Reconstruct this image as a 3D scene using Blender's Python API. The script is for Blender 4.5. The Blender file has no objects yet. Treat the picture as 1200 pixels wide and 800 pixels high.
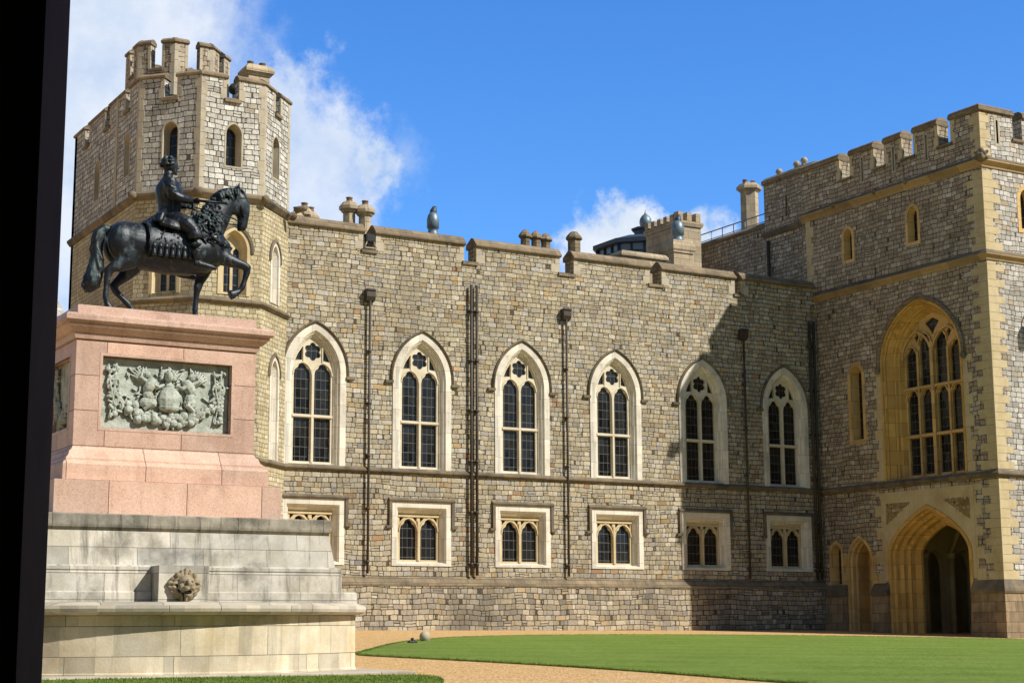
import bpy, bmesh, math, random
from mathutils import Vector, Matrix
from mathutils.geometry import tessellate_polygon
rnd = random.Random(7)
PI = math.pi
R = math.radians
scene = bpy.context.scene
col = scene.collection

# ------------------------------------------------------------------ camera
cam_data = bpy.data.cameras.new('camera')
cam = bpy.data.objects.new('camera', cam_data)
col.objects.link(cam)
cam_data.sensor_width = 36
cam_data.lens = 58.08
cam_data.clip_start = 0.05
cam_data.clip_end = 5000
rt = Vector((0.8627446592661528, -0.5056169302359131, -0.004813809981864665))
up = Vector((-0.08116856244606438, -0.14788382129583752, 0.9856683214293641))
fw = Vector((0.4990824755270106, 0.8499893500849011, 0.16862617639049507))
cam.matrix_world = Matrix(((rt.x, up.x, -fw.x, 0), (rt.y, up.y, -fw.y, 0), (rt.z, up.z, -fw.z, 0), (0, 0, 0, 1)))
scene.camera = cam
scene.view_settings.view_transform = 'Standard'
scene.view_settings.look = 'None'
scene.view_settings.exposure = 0.27
scene.view_settings.gamma = 1
scene.view_settings.use_curve_mapping = False

# ------------------------------------------------------------------ light
SUN_AZ, SUN_EL = R(36.6), R(40.5)
S = Vector((math.sin(SUN_AZ) * math.cos(SUN_EL), -math.cos(SUN_AZ) * math.cos(SUN_EL), math.sin(SUN_EL)))
sd = bpy.data.lights.new('sun', 'SUN')
sd.energy = 4.9
sd.angle = R(0.53)
sd.color = (1.0, 0.95, 0.86)
so = bpy.data.objects.new('sun', sd)
so.rotation_euler = S.to_track_quat('Z', 'Y').to_euler()
so.location = (60, -60, 90)
col.objects.link(so)

world = bpy.data.worlds.new('World')
scene.world = world
world.use_nodes = True


class NT:
    """small helper for node trees"""
    def __init__(s, tree):
        s.t = tree
        tree.nodes.clear()

    def n(s, typ, **kw):
        x = s.t.nodes.new(typ)
        for k, v in kw.items():
            setattr(x, k, v)
        return x

    def put(s, sock, v):
        if isinstance(v, bpy.types.NodeSocket):
            s.t.links.new(v, sock)
        elif v is not None:
            sock.default_value = v

    def m(s, op, a, b=None, c=None, clamp=False):
        x = s.n('ShaderNodeMath', operation=op, use_clamp=clamp)
        s.put(x.inputs[0], a)
        if b is not None: s.put(x.inputs[1], b)
        if c is not None: s.put(x.inputs[2], c)
        return x.outputs[0]

    def vm(s, op, a, b=None, out=0):
        x = s.n('ShaderNodeVectorMath', operation=op)
        s.put(x.inputs[0], a)
        if b is not None: s.put(x.inputs[1], b)
        return x.outputs[out]

    def mix(s, fac, a, b, mode='MIX'):
        x = s.n('ShaderNodeMix', data_type='RGBA', blend_type=mode)
        s.put(x.inputs[0], fac)
        for i, v in ((6, a), (7, b)):
            if isinstance(v, tuple) and len(v) == 3: v = (*v, 1)
            s.put(x.inputs[i], v)
        return x.outputs[2]

    def fmix(s, fac, a, b):
        x = s.n('ShaderNodeMix', data_type='FLOAT')
        s.put(x.inputs[0], fac); s.put(x.inputs[2], a); s.put(x.inputs[3], b)
        return x.outputs[0]

    def noise(s, vec, scale, detail=3, rough=.55, dims='3D', w=None, dist=0, out=0):
        x = s.n('ShaderNodeTexNoise', noise_dimensions=dims)
        if vec is not None: s.put(x.inputs['Vector'], vec)
        if w is not None: s.put(x.inputs['W'], w)
        x.inputs['Scale'].default_value = scale
        x.inputs['Detail'].default_value = detail
        x.inputs['Roughness'].default_value = rough
        x.inputs['Distortion'].default_value = dist
        return x.outputs[out]

    def ramp(s, fac, stops, interp='LINEAR'):
        x = s.n('ShaderNodeValToRGB')
        cr = x.color_ramp
        cr.interpolation = interp
        while len(cr.elements) < len(stops): cr.elements.new(.5)
        for e, (p, c) in zip(cr.elements, stops):
            e.position = p
            e.color = (*c, 1) if not isinstance(c, (int, float)) else (c, c, c, 1)
        s.put(x.inputs[0], fac)
        return x.outputs[0]

    def step(s, x_, a, b):
        x = s.n('ShaderNodeMapRange', interpolation_type='SMOOTHSTEP')
        s.put(x.inputs[0], x_)
        s.put(x.inputs[1], a); s.put(x.inputs[2], b)
        return x.outputs[0]


def build_world():
    t = NT(world.node_tree)
    sky = t.n('ShaderNodeTexSky', sky_type='NISHITA')
    sky.sun_disc = False
    sky.sun_elevation = SUN_EL
    sky.sun_rotation = math.atan2(S.x, S.y)
    sky.altitude = 400
    sky.air_density = 1.25
    sky.dust_density = 0.25
    sky.ozone_density = 4.0
    d = t.vm('NORMALIZE', t.n('ShaderNodeTexCoord').outputs['Generated'])
    hs = t.n('ShaderNodeHueSaturation')
    hs.inputs['Saturation'].default_value = 1.22
    hs.inputs['Hue'].default_value = 0.5
    hs.inputs['Value'].default_value = 1.0
    t.put(hs.inputs['Color'], sky.outputs[0])
    # the clear sky opposite the sun is the deepest blue
    anti = t.step(t.vm('DOT_PRODUCT', d, tuple(Vector((.47, .86, .2)).normalized()), out=1), .55, .88)
    skyc = t.mix(anti, hs.outputs[0], t.mix(1.0, hs.outputs[0], (1.06, 1.45, 2.04), 'MULTIPLY'))
    n1 = t.noise(d, 13, 9, .66)
    n2 = t.noise(d, 42, 6, .6)
    wob = t.m('ADD', t.m('MULTIPLY', t.m('SUBTRACT', n1, .5), .115), t.m('MULTIPLY', t.m('SUBTRACT', n2, .5), .045))
    # cumulus masses: direction, angular radius, softness, density
    blobs = [((.2376, .917, .3046), .085, .05, .85), ((.2613, .9002, .3407), .058, .04, .9), ((.2588, .9374, .2328), .055, .07, .75),
             ((.2150, .940, .27), .10, .06, .9),
             ((.3925, .8754, .279), .028, .022, .85), ((.3674, .8799, .2932), .020, .018, .8), ((.4082, .8693, .2768), .018, .016, .9),
             ((.375, .8836, .2555), .026, .026, .8), ((.4303, .857, .2787), .010, .022, .35),
             ((.5556, .7984, .2213), .023, .014, 1.0), ((.5373, .8129, .2187), .015, .014, .95), ((.5793, .7834, .2191), .019, .014, 1.0),
             ((.5628, .7922, .2300), .012, .013, .95), ((.597, .7687, .2234), .012, .015, .8)]
    mask = None
    for c, r, s_, k in blobs:
        v = Vector(c).normalized()
        dist = t.vm('DISTANCE', d, tuple(v), out=1)
        dd = t.m('ADD', dist, wob)
        mk = t.m('MULTIPLY', t.step(dd, r + s_, r - s_ * .6), k)
        mask = mk if mask is None else t.m('MAXIMUM', mask, mk)
    # unseen cloud added over the rest of the sky for neutral ambient light (never in this view's clear part)
    bc = t.step(t.noise(t.vm('MULTIPLY', d, (1, 1, 2.2)), 2.6, 7, .6), .44, .62)
    back = t.step(t.vm('DOT_PRODUCT', d, tuple(Vector((.499, .85, .168)).normalized()), out=1), .80, .55)
    mask = t.m('MAXIMUM', mask, t.m('MULTIPLY', t.m('MULTIPLY', bc, back), .8))
    tex = t.noise(d, 24, 6, .6)
    white = t.ramp(tex, [(.3, (6.2, 7.5, 9.4)), (.62, (9.2, 9.7, 10.4))])
    white = t.mix(back, white, t.ramp(tex, [(.3, (1.9, 1.9, 1.9)), (.7, (3.6, 3.5, 3.35))]))
    sepz = t.n('ShaderNodeSeparateXYZ'); t.put(sepz.inputs[0], d)
    c = t.mix(mask, skyc, white)
    bg = t.n('ShaderNodeBackground')
    t.put(bg.inputs[0], c)
    bg.inputs[1].default_value = 0.080
    o = t.n('ShaderNodeOutputWorld')
    t.t.links.new(bg.outputs[0], o.inputs[0])


build_world()


# ------------------------------------------------------------------ materials
def new_mat(name):
    m = bpy.data.materials.new(name)
    m.use_nodes = True
    t = NT(m.node_tree)
    p = t.n('ShaderNodeBsdfPrincipled')
    o = t.n('ShaderNodeOutputMaterial')
    t.t.links.new(p.outputs[0], o.inputs[0])
    return m, t, p


def set_bump(t, p, h, dist, strength=1.0):
    b = t.n('ShaderNodeBump')
    b.inputs['Strength'].default_value = strength
    b.inputs['Distance'].default_value = dist
    t.put(b.inputs['Height'], h)
    t.t.links.new(b.outputs[0], p.inputs['Normal'])


def uvxy(t):
    u = t.n('ShaderNodeUVMap')
    s = t.n('ShaderNodeSeparateXYZ')
    t.put(s.inputs[0], u.outputs[0])
    return u.outputs[0], s.outputs[0], s.outputs[1]


def rubble(name, h, w, stops, mortar, seed=0., joint=.014, split=.22, wav=.10, bump=.035, stain=(.20, .17, .12), stain_amt=.35, odd=1.2, vary=.5, crack=.5):
    """coursed squared rubble: every stone gets its own tone; courses waver, some stones split in two"""
    m, t, p = new_mat(name)
    uv, u0, v0 = uvxy(t)
    uvs = t.vm('ADD', uv, (seed, seed * 1.7, 0))
    n1 = t.noise(uvs, .55, 2, .5, '2D')
    nf = t.noise(uvs, 4.5, 3, .5, '2D', out=1)
    nfs = t.n('ShaderNodeSeparateColor'); t.put(nfs.inputs[0], nf)
    v = t.m('ADD', v0, t.m('ADD', t.m('MULTIPLY', t.m('SUBTRACT', n1, .5), wav * 2), t.m('MULTIPLY', t.m('SUBTRACT', nfs.outputs[0], .5), .034)))
    v = t.m('ADD', v, 100.0)
    u = t.m('ADD', u0, t.m('MULTIPLY', t.m('SUBTRACT', nfs.outputs[1], .5), .04))
    u = t.m('ADD', u, 200.0)
    vr = t.m('DIVIDE', v, h)
    row = t.m('FLOOR', vr); fv = t.m('FRACT', vr)
    wn = t.n('ShaderNodeTexWhiteNoise', noise_dimensions='1D')
    t.put(wn.inputs['W'], t.m('ADD', row, seed + .5))
    shift = t.m('MULTIPLY', wn.outputs[0], 31.7)
    irr = t.noise(None, 1.0, 1, .5, '1D', w=t.m('ADD', t.m('MULTIPLY', u, .62 / w), t.m('MULTIPLY', row, 13.37)))
    us = t.m('ADD', t.m('ADD', t.m('DIVIDE', u, w), shift), t.m('MULTIPLY', t.m('SUBTRACT', irr, .5), odd * 1.6))
    colu = t.m('FLOOR', us); fu = t.m('FRACT', us)
    cv = t.n('ShaderNodeCombineXYZ')
    t.put(cv.inputs[0], colu); t.put(cv.inputs[1], row); cv.inputs[2].default_value = seed
    wa = t.n('ShaderNodeTexWhiteNoise', noise_dimensions='3D'); t.put(wa.inputs[0], cv.outputs[0])
    half = t.m('LESS_THAN', wa.outputs[0], split)
    f2 = t.m('MULTIPLY', fv, 2.0)
    fvh = t.fmix(half, fv, t.m('FRACT', f2))
    hh = t.fmix(half, h, h * .5)
    cz = t.n('ShaderNodeCombineXYZ')
    t.put(cz.inputs[0], colu); t.put(cz.inputs[1], row)
    t.put(cz.inputs[2], t.m('ADD', t.m('MULTIPLY', t.m('FLOOR', f2), half), seed + 7.3))
    wb = t.n('ShaderNodeTexWhiteNoise', noise_dimensions='3D'); t.put(wb.inputs[0], cz.outputs[0])
    rc = t.n('ShaderNodeSeparateColor'); t.put(rc.inputs[0], wb.outputs[1])
    du = t.m('MULTIPLY', t.m('MINIMUM', fu, t.m('SUBTRACT', 1.0, fu)), w)
    dv = t.m('MULTIPLY', t.m('MINIMUM', fvh, t.m('SUBTRACT', 1.0, fvh)), hh)
    d = t.m('MINIMUM', du, dv)
    # rounded stone corners
    d = t.m('SUBTRACT', d, t.m('MULTIPLY', t.step(t.m('ADD', du, dv), .07, .02), .006))
    d = t.m('ADD', d, t.m('MULTIPLY', t.m('SUBTRACT', t.noise(uv, 26, 3, .6, '2D'), .5), .013))
    face = t.step(d, joint * .5, joint * 1.15)
    tone = t.ramp(rc.outputs[0], stops, 'CONSTANT')
    br = t.m('ADD', .99 - vary * .5, t.m('MULTIPLY', rc.outputs[1], vary))
    mott = t.noise(uv, 9, 5, .65, '2D')
    br = t.m('MULTIPLY', br, t.m('ADD', .62, t.m('MULTIPLY', mott, .76)))
    big = t.noise(uvs, .35, 4, .6, '2D')
    # broad repairs and weathering: whole areas a little paler, a little browner, with rain streaks
    area = t.noise(t.vm('ADD', uvs, (31, 17, 0)), .16, 5, .65, '2D')
    br = t.m('MULTIPLY', br, t.m('ADD', .80, t.m('MULTIPLY', area, .40)))
    sk = t.n('ShaderNodeCombineXYZ')
    t.put(sk.inputs[0], t.m('MULTIPLY', u0, 2.1)); t.put(sk.inputs[1], t.m('MULTIPLY', v0, .16))
    skn = t.noise(sk.outputs[0], 1.0, 5, .65, '2D')
    br = t.m('MULTIPLY', br, t.m('SUBTRACT', 1.0, t.m('MULTIPLY', t.step(skn, .55, .78), .28)))
    stone = t.mix(1.0, tone, (1, 1, 1), 'MIX')
    cc = t.n('ShaderNodeVectorMath', operation='SCALE')
    t.put(cc.inputs[0], tone); t.put(cc.inputs[3], br)
    stone = t.mix(t.m('MULTIPLY', t.step(big, .46, .74), stain_amt), cc.outputs[0], stain)
    c = t.mix(face, mortar, stone)
    t.put(p.inputs['Base Color'], c)
    p.inputs['Roughness'].default_value = .9
    p.inputs['Specular IOR Level'].default_value = .25
    bh = t.m('ADD', t.m('MULTIPLY', t.step(d, 0.0, joint * 1.9), .6), t.m('ADD', t.m('MULTIPLY', rc.outputs[2], .45), t.m('MULTIPLY', t.noise(uv, 14, 5, .65, '2D'), .5)))
    set_bump(t, p, bh, bump)
    return m


def ashlar(name, c1, c2, stain, amt=.4, bw=0., bh=0., jointc=(.1, .08, .06), scale=2.2, rough=.85, streak=0., speck=0., bump=.006, lichen=None, jw=.006, off=.5):
    """dressed stone with cloudy tone, stains, streaks, optional block joints (metres)"""
    m, t, p = new_mat(name)
    uv, u0, v0 = uvxy(t)
    geo = t.n('ShaderNodeNewGeometry').outputs['Position']
    n = t.noise(geo, scale, 5, .6)
    c = t.mix(t.step(n, .3, .7), c1, c2)
    n2 = t.noise(t.vm('ADD', geo, (9, 3, 5)), .9, 6, .65)
    c = t.mix(t.m('MULTIPLY', t.step(n2, .48, .72), amt), c, stain)
    if streak > 0:
        cx = t.n('ShaderNodeCombineXYZ')
        t.put(cx.inputs[0], t.m('MULTIPLY', u0, 3.2)); t.put(cx.inputs[1], t.m('MULTIPLY', v0, .35))
        ns = t.noise(cx.outputs[0], 1.6, 6, .68, '2D')
        c = t.mix(t.m('MULTIPLY', t.step(ns, .5, .75), streak), c, stain)
    if lichen is not None:
        nl = t.noise(t.vm('ADD', geo, (3, 8, 1)), 1.4, 6, .7)
        c = t.mix(t.m('MULTIPLY', t.step(nl, .55, .72), .7), c, lichen)
    fine = t.noise(geo, 30, 4, .7)
    hgt = fine
    if speck > 0:
        sp = t.n('ShaderNodeTexVoronoi'); sp.inputs['Scale'].default_value = 70
        t.put(sp.inputs['Vector'], geo)
        sc = t.n('ShaderNodeSeparateColor'); t.put(sc.inputs[0], sp.outputs['Color'])
        c = t.mix(speck, c, t.ramp(sc.outputs[0], [(0, (.10, .07, .06)), (.18, (.60, .37, .26)), (.55, (.68, .47, .37)), (.85, (.75, .68, .6))], 'CONSTANT'))
    if bw > 0:
        b = t.n('ShaderNodeTexBrick')
        b.offset = off
        t.put(b.inputs['Vector'], uv)
        b.inputs['Scale'].default_value = 1
        b.inputs['Brick Width'].default_value = bw
        b.inputs['Row Height'].default_value = bh
        b.inputs['Mortar Size'].default_value = jw
        b.inputs['Mortar Smooth'].default_value = .3
        b.inputs['Color1'].default_value = (.78, .78, .78, 1)
        b.inputs['Color2'].default_value = (1.14, 1.1, 1.05, 1)
        c = t.mix(1.0, c, b.outputs[0], 'MULTIPLY')
        c = t.mix(t.m('MULTIPLY', b.outputs[1], .8), c, jointc)
        hgt = t.m('SUBTRACT', t.m('MULTIPLY', fine, .5), b.outputs[1])
    g = t.m('ADD', .8, t.m('MULTIPLY', fine, .4))
    sc2 = t.n('ShaderNodeVectorMath', operation='SCALE')
    t.put(sc2.inputs[0], c); t.put(sc2.inputs[3], g)
    t.put(p.inputs['Base Color'], sc2.outputs[0])
    p.inputs['Roughness'].default_value = rough
    p.inputs['Specular IOR Level'].default_value = .3
    set_bump(t, p, hgt, bump)
    return m


def plain(name, c, rough=.7, metal=0., var=.25, scale=6, spec=.4, c2=None, bump=.003):
    m, t, p = new_mat(name)
    geo = t.n('ShaderNodeNewGeometry').outputs['Position']
    n = t.noise(geo, scale, 5, .6)
    b = c2 if c2 is not None else tuple(x * (1 - var) for x in c)
    t.put(p.inputs['Base Color'], t.mix(t.step(n, .35, .7), c, b))
    p.inputs['Roughness'].default_value = rough
    p.inputs['Metallic'].default_value = metal
    p.inputs['Specular IOR Level'].default_value = spec
    set_bump(t, p, n, bump)
    return m


M = {}
M['buff'] = rubble('buff_rubble', .175, .25,
    [(0, (.39, .325, .215)), (.15, (.42, .358, .245)), (.32, (.39, .342, .262)), (.46, (.445, .378, .26)), (.60, (.355, .308, .235)), (.70, (.41, .372, .31)),
     (.80, (.395, .315, .20)), (.87, (.475, .422, .325)), (.94, (.39, .275, .14)), (.972, (.335, .205, .115)), (.983, (.27, .245, .215))],
    (.090, .072, .047), 1.0, joint=.009, split=.08, wav=.07, bump=.055, odd=1.2, vary=.42)
M['grey'] = rubble('grey_heathstone', .185, .26,
    [(0, (.50, .475, .415)), (.2, (.56, .535, .475)), (.4, (.46, .435, .38)), (.55, (.61, .585, .525)), (.7, (.41, .38, .325)), (.82, (.52, .485, .415)), (.94, (.39, .335, .26)), (.97, (.64, .615, .555))],
    (.095, .082, .065), 4.0, joint=.011, split=.06, stain=(.30, .27, .22), bump=.055, odd=1.0, vary=.40)
M['gatestone'] = rubble('gate_heathstone', .18, .25,
    [(0, (.40, .325, .235)), (.18, (.445, .375, .28)), (.36, (.355, .285, .205)), (.5, (.475, .41, .315)), (.64, (.325, .26, .195)), (.76, (.415, .33, .22)), (.88, (.35, .262, .18)), (.95, (.50, .45, .37))],
    (.095, .075, .052), 9.0, joint=.009, split=.07, bump=.05, odd=1.15, vary=.40)
M['gatelight'] = rubble('gate_south_heathstone', .19, .265,
    [(0, (.46, .435, .38)), (.2, (.52, .495, .44)), (.4, (.41, .385, .34)), (.55, (.56, .535, .48)), (.7, (.38, .345, .30)), (.82, (.48, .435, .36)), (.94, (.42, .33, .23))],
    (.10, .085, .065), 12.0, joint=.010, split=.06, odd=1.0, vary=.38)
M['yellow'] = rubble('yellow_small_block', .15, .235,
    [(0, (.47, .395, .24)), (.2, (.50, .43, .275)), (.45, (.45, .375, .225)), (.62, (.51, .445, .30)), (.8, (.43, .345, .20)), (.92, (.46, .405, .295))],
    (.21, .165, .095), 15.0, joint=.009, split=.03, wav=.03, bump=.02, odd=.6, vary=.28)
M['plinth'] = rubble('plinth_stone', .19, .26,
    [(0, (.35, .295, .20)), (.18, (.40, .345, .25)), (.34, (.32, .275, .21)), (.48, (.41, .345, .235)), (.62, (.27, .235, .185)), (.72, (.375, .31, .23)), (.82, (.43, .39, .315)), (.9, (.37, .28, .165)), (.95, (.23, .205, .17))],
    (.075, .062, .043), 21.0, joint=.010, split=.10, stain=(.13, .115, .09), stain_amt=.75, bump=.05, odd=1.15, vary=.48)
M['pale'] = ashlar('pale_limestone', (.64, .595, .50), (.74, .70, .61), (.40, .345, .26), .6, .9, .75, (.3, .26, .2), bump=.006, jw=.004, streak=.35)
M['towertrim'] = ashlar('tower_trim', (.53, .42, .24), (.60, .49, .30), (.38, .27, .13), .5, 0, 0, streak=.3, bump=.006)
M['honeybounce'] = ashlar('bounce_honey_limestone', (.56, .33, .09), (.60, .39, .13), (.36, .20, .055), .6, .8, .55, (.2, .13, .06), streak=.35, bump=.006, jw=.005)  # honey stone, its orange deepened to carry light bounced into the reveals
M['gateplinth'] = ashlar('weathered_plinth', (.25, .185, .115), (.33, .25, .15), (.10, .08, .058), .7, .7, .36, (.06, .05, .038), streak=.7, bump=.015)
M['cream'] = ashlar('cream_limestone', (.60, .525, .38), (.67, .60, .46), (.44, .35, .22), .5, 0, 0, bump=.004)
M['honey'] = ashlar('honey_limestone', (.57, .375, .145), (.62, .44, .20), (.40, .245, .09), .55, .8, .55, (.2, .14, .07), streak=.25, bump=.005, jw=.005)
M['quoin'] = ashlar('quoin_stone', (.41, .35, .25), (.48, .42, .315), (.25, .21, .155), .55, 0, 0, streak=.35, bump=.008)
M['gatequoin'] = ashlar('gate_quoin_stone', (.50, .40, .215), (.56, .46, .28), (.34, .25, .13), .5, 0, 0, streak=.3, bump=.008)
M['coping'] = ashlar('weathered_coping', (.20, .155, .10), (.29, .225, .145), (.09, .078, .06), .75, 1.1, 0.16, (.05, .042, .034), streak=.5, bump=.015, lichen=(.31, .26, .13))
M['string'] = ashlar('weathered_string', (.13, .107, .076), (.22, .175, .115), (.05, .045, .036), .8, 1.4, 3.0, (.06, .05, .04), bump=.012)
M['honeystring'] = ashlar('honey_string', (.40, .29, .145), (.34, .24, .12), (.16, .11, .06), .6, 1.5, 3.0, (.1, .07, .04), bump=.01)
M['granite'] = ashlar('pink_granite', (.55, .36, .268), (.62, .435, .34), (.33, .195, .14), .75, 1.38, .61, (.16, .08, .055), speck=.20, rough=.55, bump=.004, streak=.4, jw=.007)
M['granitep'] = ashlar('pink_granite_plain', (.52, .34, .25), (.60, .42, .325), (.29, .17, .12), .8, 0, 0, speck=.20, rough=.5, bump=.004, streak=.5)
M['portland'] = ashlar('grey_portland', (.40, .378, .31), (.58, .56, .505), (.13, .125, .105), .9, 1.15, .43, (.2, .18, .14), streak=.85, bump=.008, jw=.004)
M['portcap'] = ashlar('blackened_portland', (.22, .205, .165), (.38, .355, .29), (.045, .043, .037), .95, 1.6, 3.0, (.1, .09, .07), streak=.85, bump=.012, scale=4)
M['drum'] = ashlar('basin_limestone', (.54, .475, .34), (.64, .58, .45), (.34, .285, .19), .6, 1.25, .47, (.2, .17, .12), streak=.5, bump=.008, jw=.005, lichen=(.50, .385, .19))
M['step'] = ashlar('step_stone', (.42, .38, .30), (.50, .46, .38), (.22, .2, .16), .6, .9, .9, (.14, .12, .09), bump=.008)
M['chimney'] = ashlar('chimney_stone', (.40, .32, .21), (.48, .40, .28), (.2, .165, .12), .6, .6, .35, (.12, .1, .075), streak=.5, bump=.01)
M['lead'] = plain('lead_roofing', (.20, .21, .23), .6, .2)
M['zinc'] = plain('painted_zinc', (.19, .25, .30), .45, .3, .3)
M['iron'] = plain('painted_iron', (.045, .036, .028), .55, .1, .5, 9, c2=(.07, .05, .035))
M['blackbox'] = plain('black_plastic', (.012, .012, .013), .4)
M['pot'] = plain('terracotta', (.22, .14, .09), .85, 0, .45)
M['whitepot'] = plain('pale_pot', (.42, .37, .29), .8, 0, .45, 12)
M['shadow_stone'] = plain('passage_shade_stone', (.05, .036, .026), .9, 0, .4, 3)  # near-black base holds the passage's deep shade in the colour
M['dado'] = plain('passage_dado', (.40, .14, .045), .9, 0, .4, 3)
M['southstone'] = rubble('south_range_stone', .28, .38, [(0, (.36, .31, .24)), (.3, (.42, .38, .30)), (.6, (.31, .27, .22)), (.85, (.40, .33, .22))], (.09, .075, .06), 33.0)
M['moss'] = plain('dark_green_plant', (.02, .035, .018), .8, 0, .4, 30)
M['roofpale'] = ashlar('pale_slate', (.42, .41, .38), (.5, .49, .45), (.3, .29, .26), .4, .3, .3, (.2, .2, .18))
M['glassblue'] = plain('lantern_glazing', (.16, .19, .22), .12, .0, .2, 3, .8)
M['navy'] = plain('lantern_paint', (.045, .065, .095), .5, .1)
M['carve'] = ashlar('carved_honey', (.40, .28, .10), (.30, .20, .07), (.12, .085, .04), .6, scale=9, bump=.02)


def glass_mat():
    m, t, p = new_mat('leaded_glass')
    uv, u, v = uvxy(t)
    fu = t.m('ABSOLUTE', t.m('SUBTRACT', t.m('FRACT', t.m('DIVIDE', u, .187)), .5))
    fv = t.m('ABSOLUTE', t.m('SUBTRACT', t.m('FRACT', t.m('DIVIDE', v, .335)), .5))
    lu = t.m('GREATER_THAN', fu, .472)
    lv = t.m('GREATER_THAN', fv, .472)
    ln = t.m('MAXIMUM', lu, lv)
    cid = t.n('ShaderNodeCombineXYZ')
    t.put(cid.inputs[0], t.m('FLOOR', t.m('DIVIDE', u, .187))); t.put(cid.inputs[1], t.m('FLOOR', t.m('DIVIDE', v, .335)))
    wn = t.n('ShaderNodeTexWhiteNoise', noise_dimensions='2D'); t.put(wn.inputs[0], cid.outputs[0])
    base = t.mix(wn.outputs[0], (.006, .006, .006), (.022, .022, .022))
    t.put(p.inputs['Base Color'], t.mix(ln, base, (.10, .095, .085)))
    t.put(p.inputs['Roughness'], t.fmix(ln, .07, .6))
    p.inputs['Specular IOR Level'].default_value = .42
    # each quarry sits at its own small tilt
    geo = t.n('ShaderNodeNewGeometry')
    off = t.vm('MULTIPLY', t.vm('SUBTRACT', wn.outputs[1], (.5, .5, .5)), (.07, .07, .07))
    oi = t.n('ShaderNodeObjectInfo').outputs['Random']
    rn = t.n('ShaderNodeTexWhiteNoise', noise_dimensions='1D'); t.put(rn.inputs['W'], t.m('MULTIPLY', oi, 91.7))
    off = t.vm('ADD', off, t.vm('MULTIPLY', t.vm('SUBTRACT', rn.outputs[1], (.5, .5, .5)), (.10, .10, .10)))
    nrm = t.vm('NORMALIZE', t.vm('ADD', geo.outputs['Normal'], off))
    b = t.n('ShaderNodeBump'); b.inputs['Distance'].default_value = .004
    t.put(b.inputs['Height'], t.noise(uv, 7, 2, .5, '2D'))
    t.put(b.inputs['Normal'], nrm)
    t.t.links.new(b.outputs[0], p.inputs['Normal'])
    return m


def bronze_mat(name, c, patina, amt, rough=.42):
    m, t, p = new_mat(name)
    g = t.n('ShaderNodeNewGeometry')
    geo = g.outputs['Position']
    n = t.noise(geo, 4, 6, .65)
    n2 = t.noise(t.vm('MULTIPLY', geo, (9, 9, 2)), 1.5, 5, .65)
    f = t.m('MULTIPLY', t.step(t.m('MULTIPLY', n, n2), .24, .42), amt)
    cc = t.mix(f, c, patina)
    cc = t.mix(t.m('MULTIPLY', t.step(g.outputs['Pointiness'], .53, .62), .35), cc, tuple(min(1, x * 4) for x in c))  # curvature paints bright ridges here and shaded creases on the next line
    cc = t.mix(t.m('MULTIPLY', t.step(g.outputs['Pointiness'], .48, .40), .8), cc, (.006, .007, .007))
    t.put(p.inputs['Base Color'], cc)
    t.put(p.inputs['Metallic'], t.fmix(f, .55, .0))
    t.put(p.inputs['Roughness'], t.fmix(f, rough, .75))
    p.inputs['Specular IOR Level'].default_value = .5
    set_bump(t, p, t.noise(geo, 26, 4, .6), .004)
    return m


def verdigris_mat():
    m, t, p = new_mat('verdigris_bronze')
    g = t.n('ShaderNodeNewGeometry')
    geo = g.outputs['Position']
    n = t.noise(geo, 5, 6, .65)
    c = t.mix(t.step(n, .35, .65), (.29, .325, .265), (.47, .505, .435))
    c = t.mix(t.m('MULTIPLY', t.step(t.noise(t.vm('ADD', geo, (4, 4, 4)), 3.4, 5, .6), .52, .72), .7), c, (.17, .155, .11))
    c = t.mix(t.m('MULTIPLY', t.step(t.noise(t.vm('ADD', geo, (1, 7, 2)), 2.2, 3, .6), .62, .72), .6), c, (.42, .31, .12))
    c = t.mix(t.m('MULTIPLY', t.step(g.outputs['Pointiness'], .498, .462), .92), c, (.045, .04, .028))  # recess shade painted into the creases by curvature, ridges paled below
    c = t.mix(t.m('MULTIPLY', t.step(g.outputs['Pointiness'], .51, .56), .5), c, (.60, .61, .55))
    t.put(p.inputs['Base Color'], c)
    p.inputs['Roughness'].default_value = .8
    set_bump(t, p, t.noise(geo, 18, 5, .65), .02)
    return m


def gravel_mat():
    m, t, p = new_mat('gravel_ground')
    geo = t.n('ShaderNodeNewGeometry').outputs['Position']
    big = t.noise(geo, .18, 5, .6)
    mid = t.noise(geo, 2.4, 5, .65)
    c = t.mix(t.step(mid, .3, .7), (.58, .345, .13), (.64, .42, .19))
    c = t.mix(t.m('MULTIPLY', t.step(big, .45, .7), .4), c, (.50, .31, .135))
    trk = t.noise(t.vm('MULTIPLY', geo, (.5, 1.6, 1)), .9, 5, .7)
    c = t.mix(t.m('MULTIPLY', t.step(trk, .5, .72), .45), c, (.40, .235, .095))
    vo = t.n('ShaderNodeTexVoronoi'); vo.inputs['Scale'].default_value = 20
    t.put(vo.inputs['Vector'], geo)
    sc = t.n('ShaderNodeSeparateColor'); t.put(sc.inputs[0], vo.outputs['Color'])
    c = t.mix(.55, c, t.ramp(sc.outputs[0], [(0, (.22, .13, .06)), (.15, (.50, .30, .12)), (.6, (.62, .42, .20)), (.9, (.72, .58, .38))], 'CONSTANT'))
    t.put(p.inputs['Base Color'], c)
    p.inputs['Roughness'].default_value = .95
    p.inputs['Specular IOR Level'].default_value = .15
    set_bump(t, p, vo.outputs['Distance'], .02)
    return m


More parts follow.
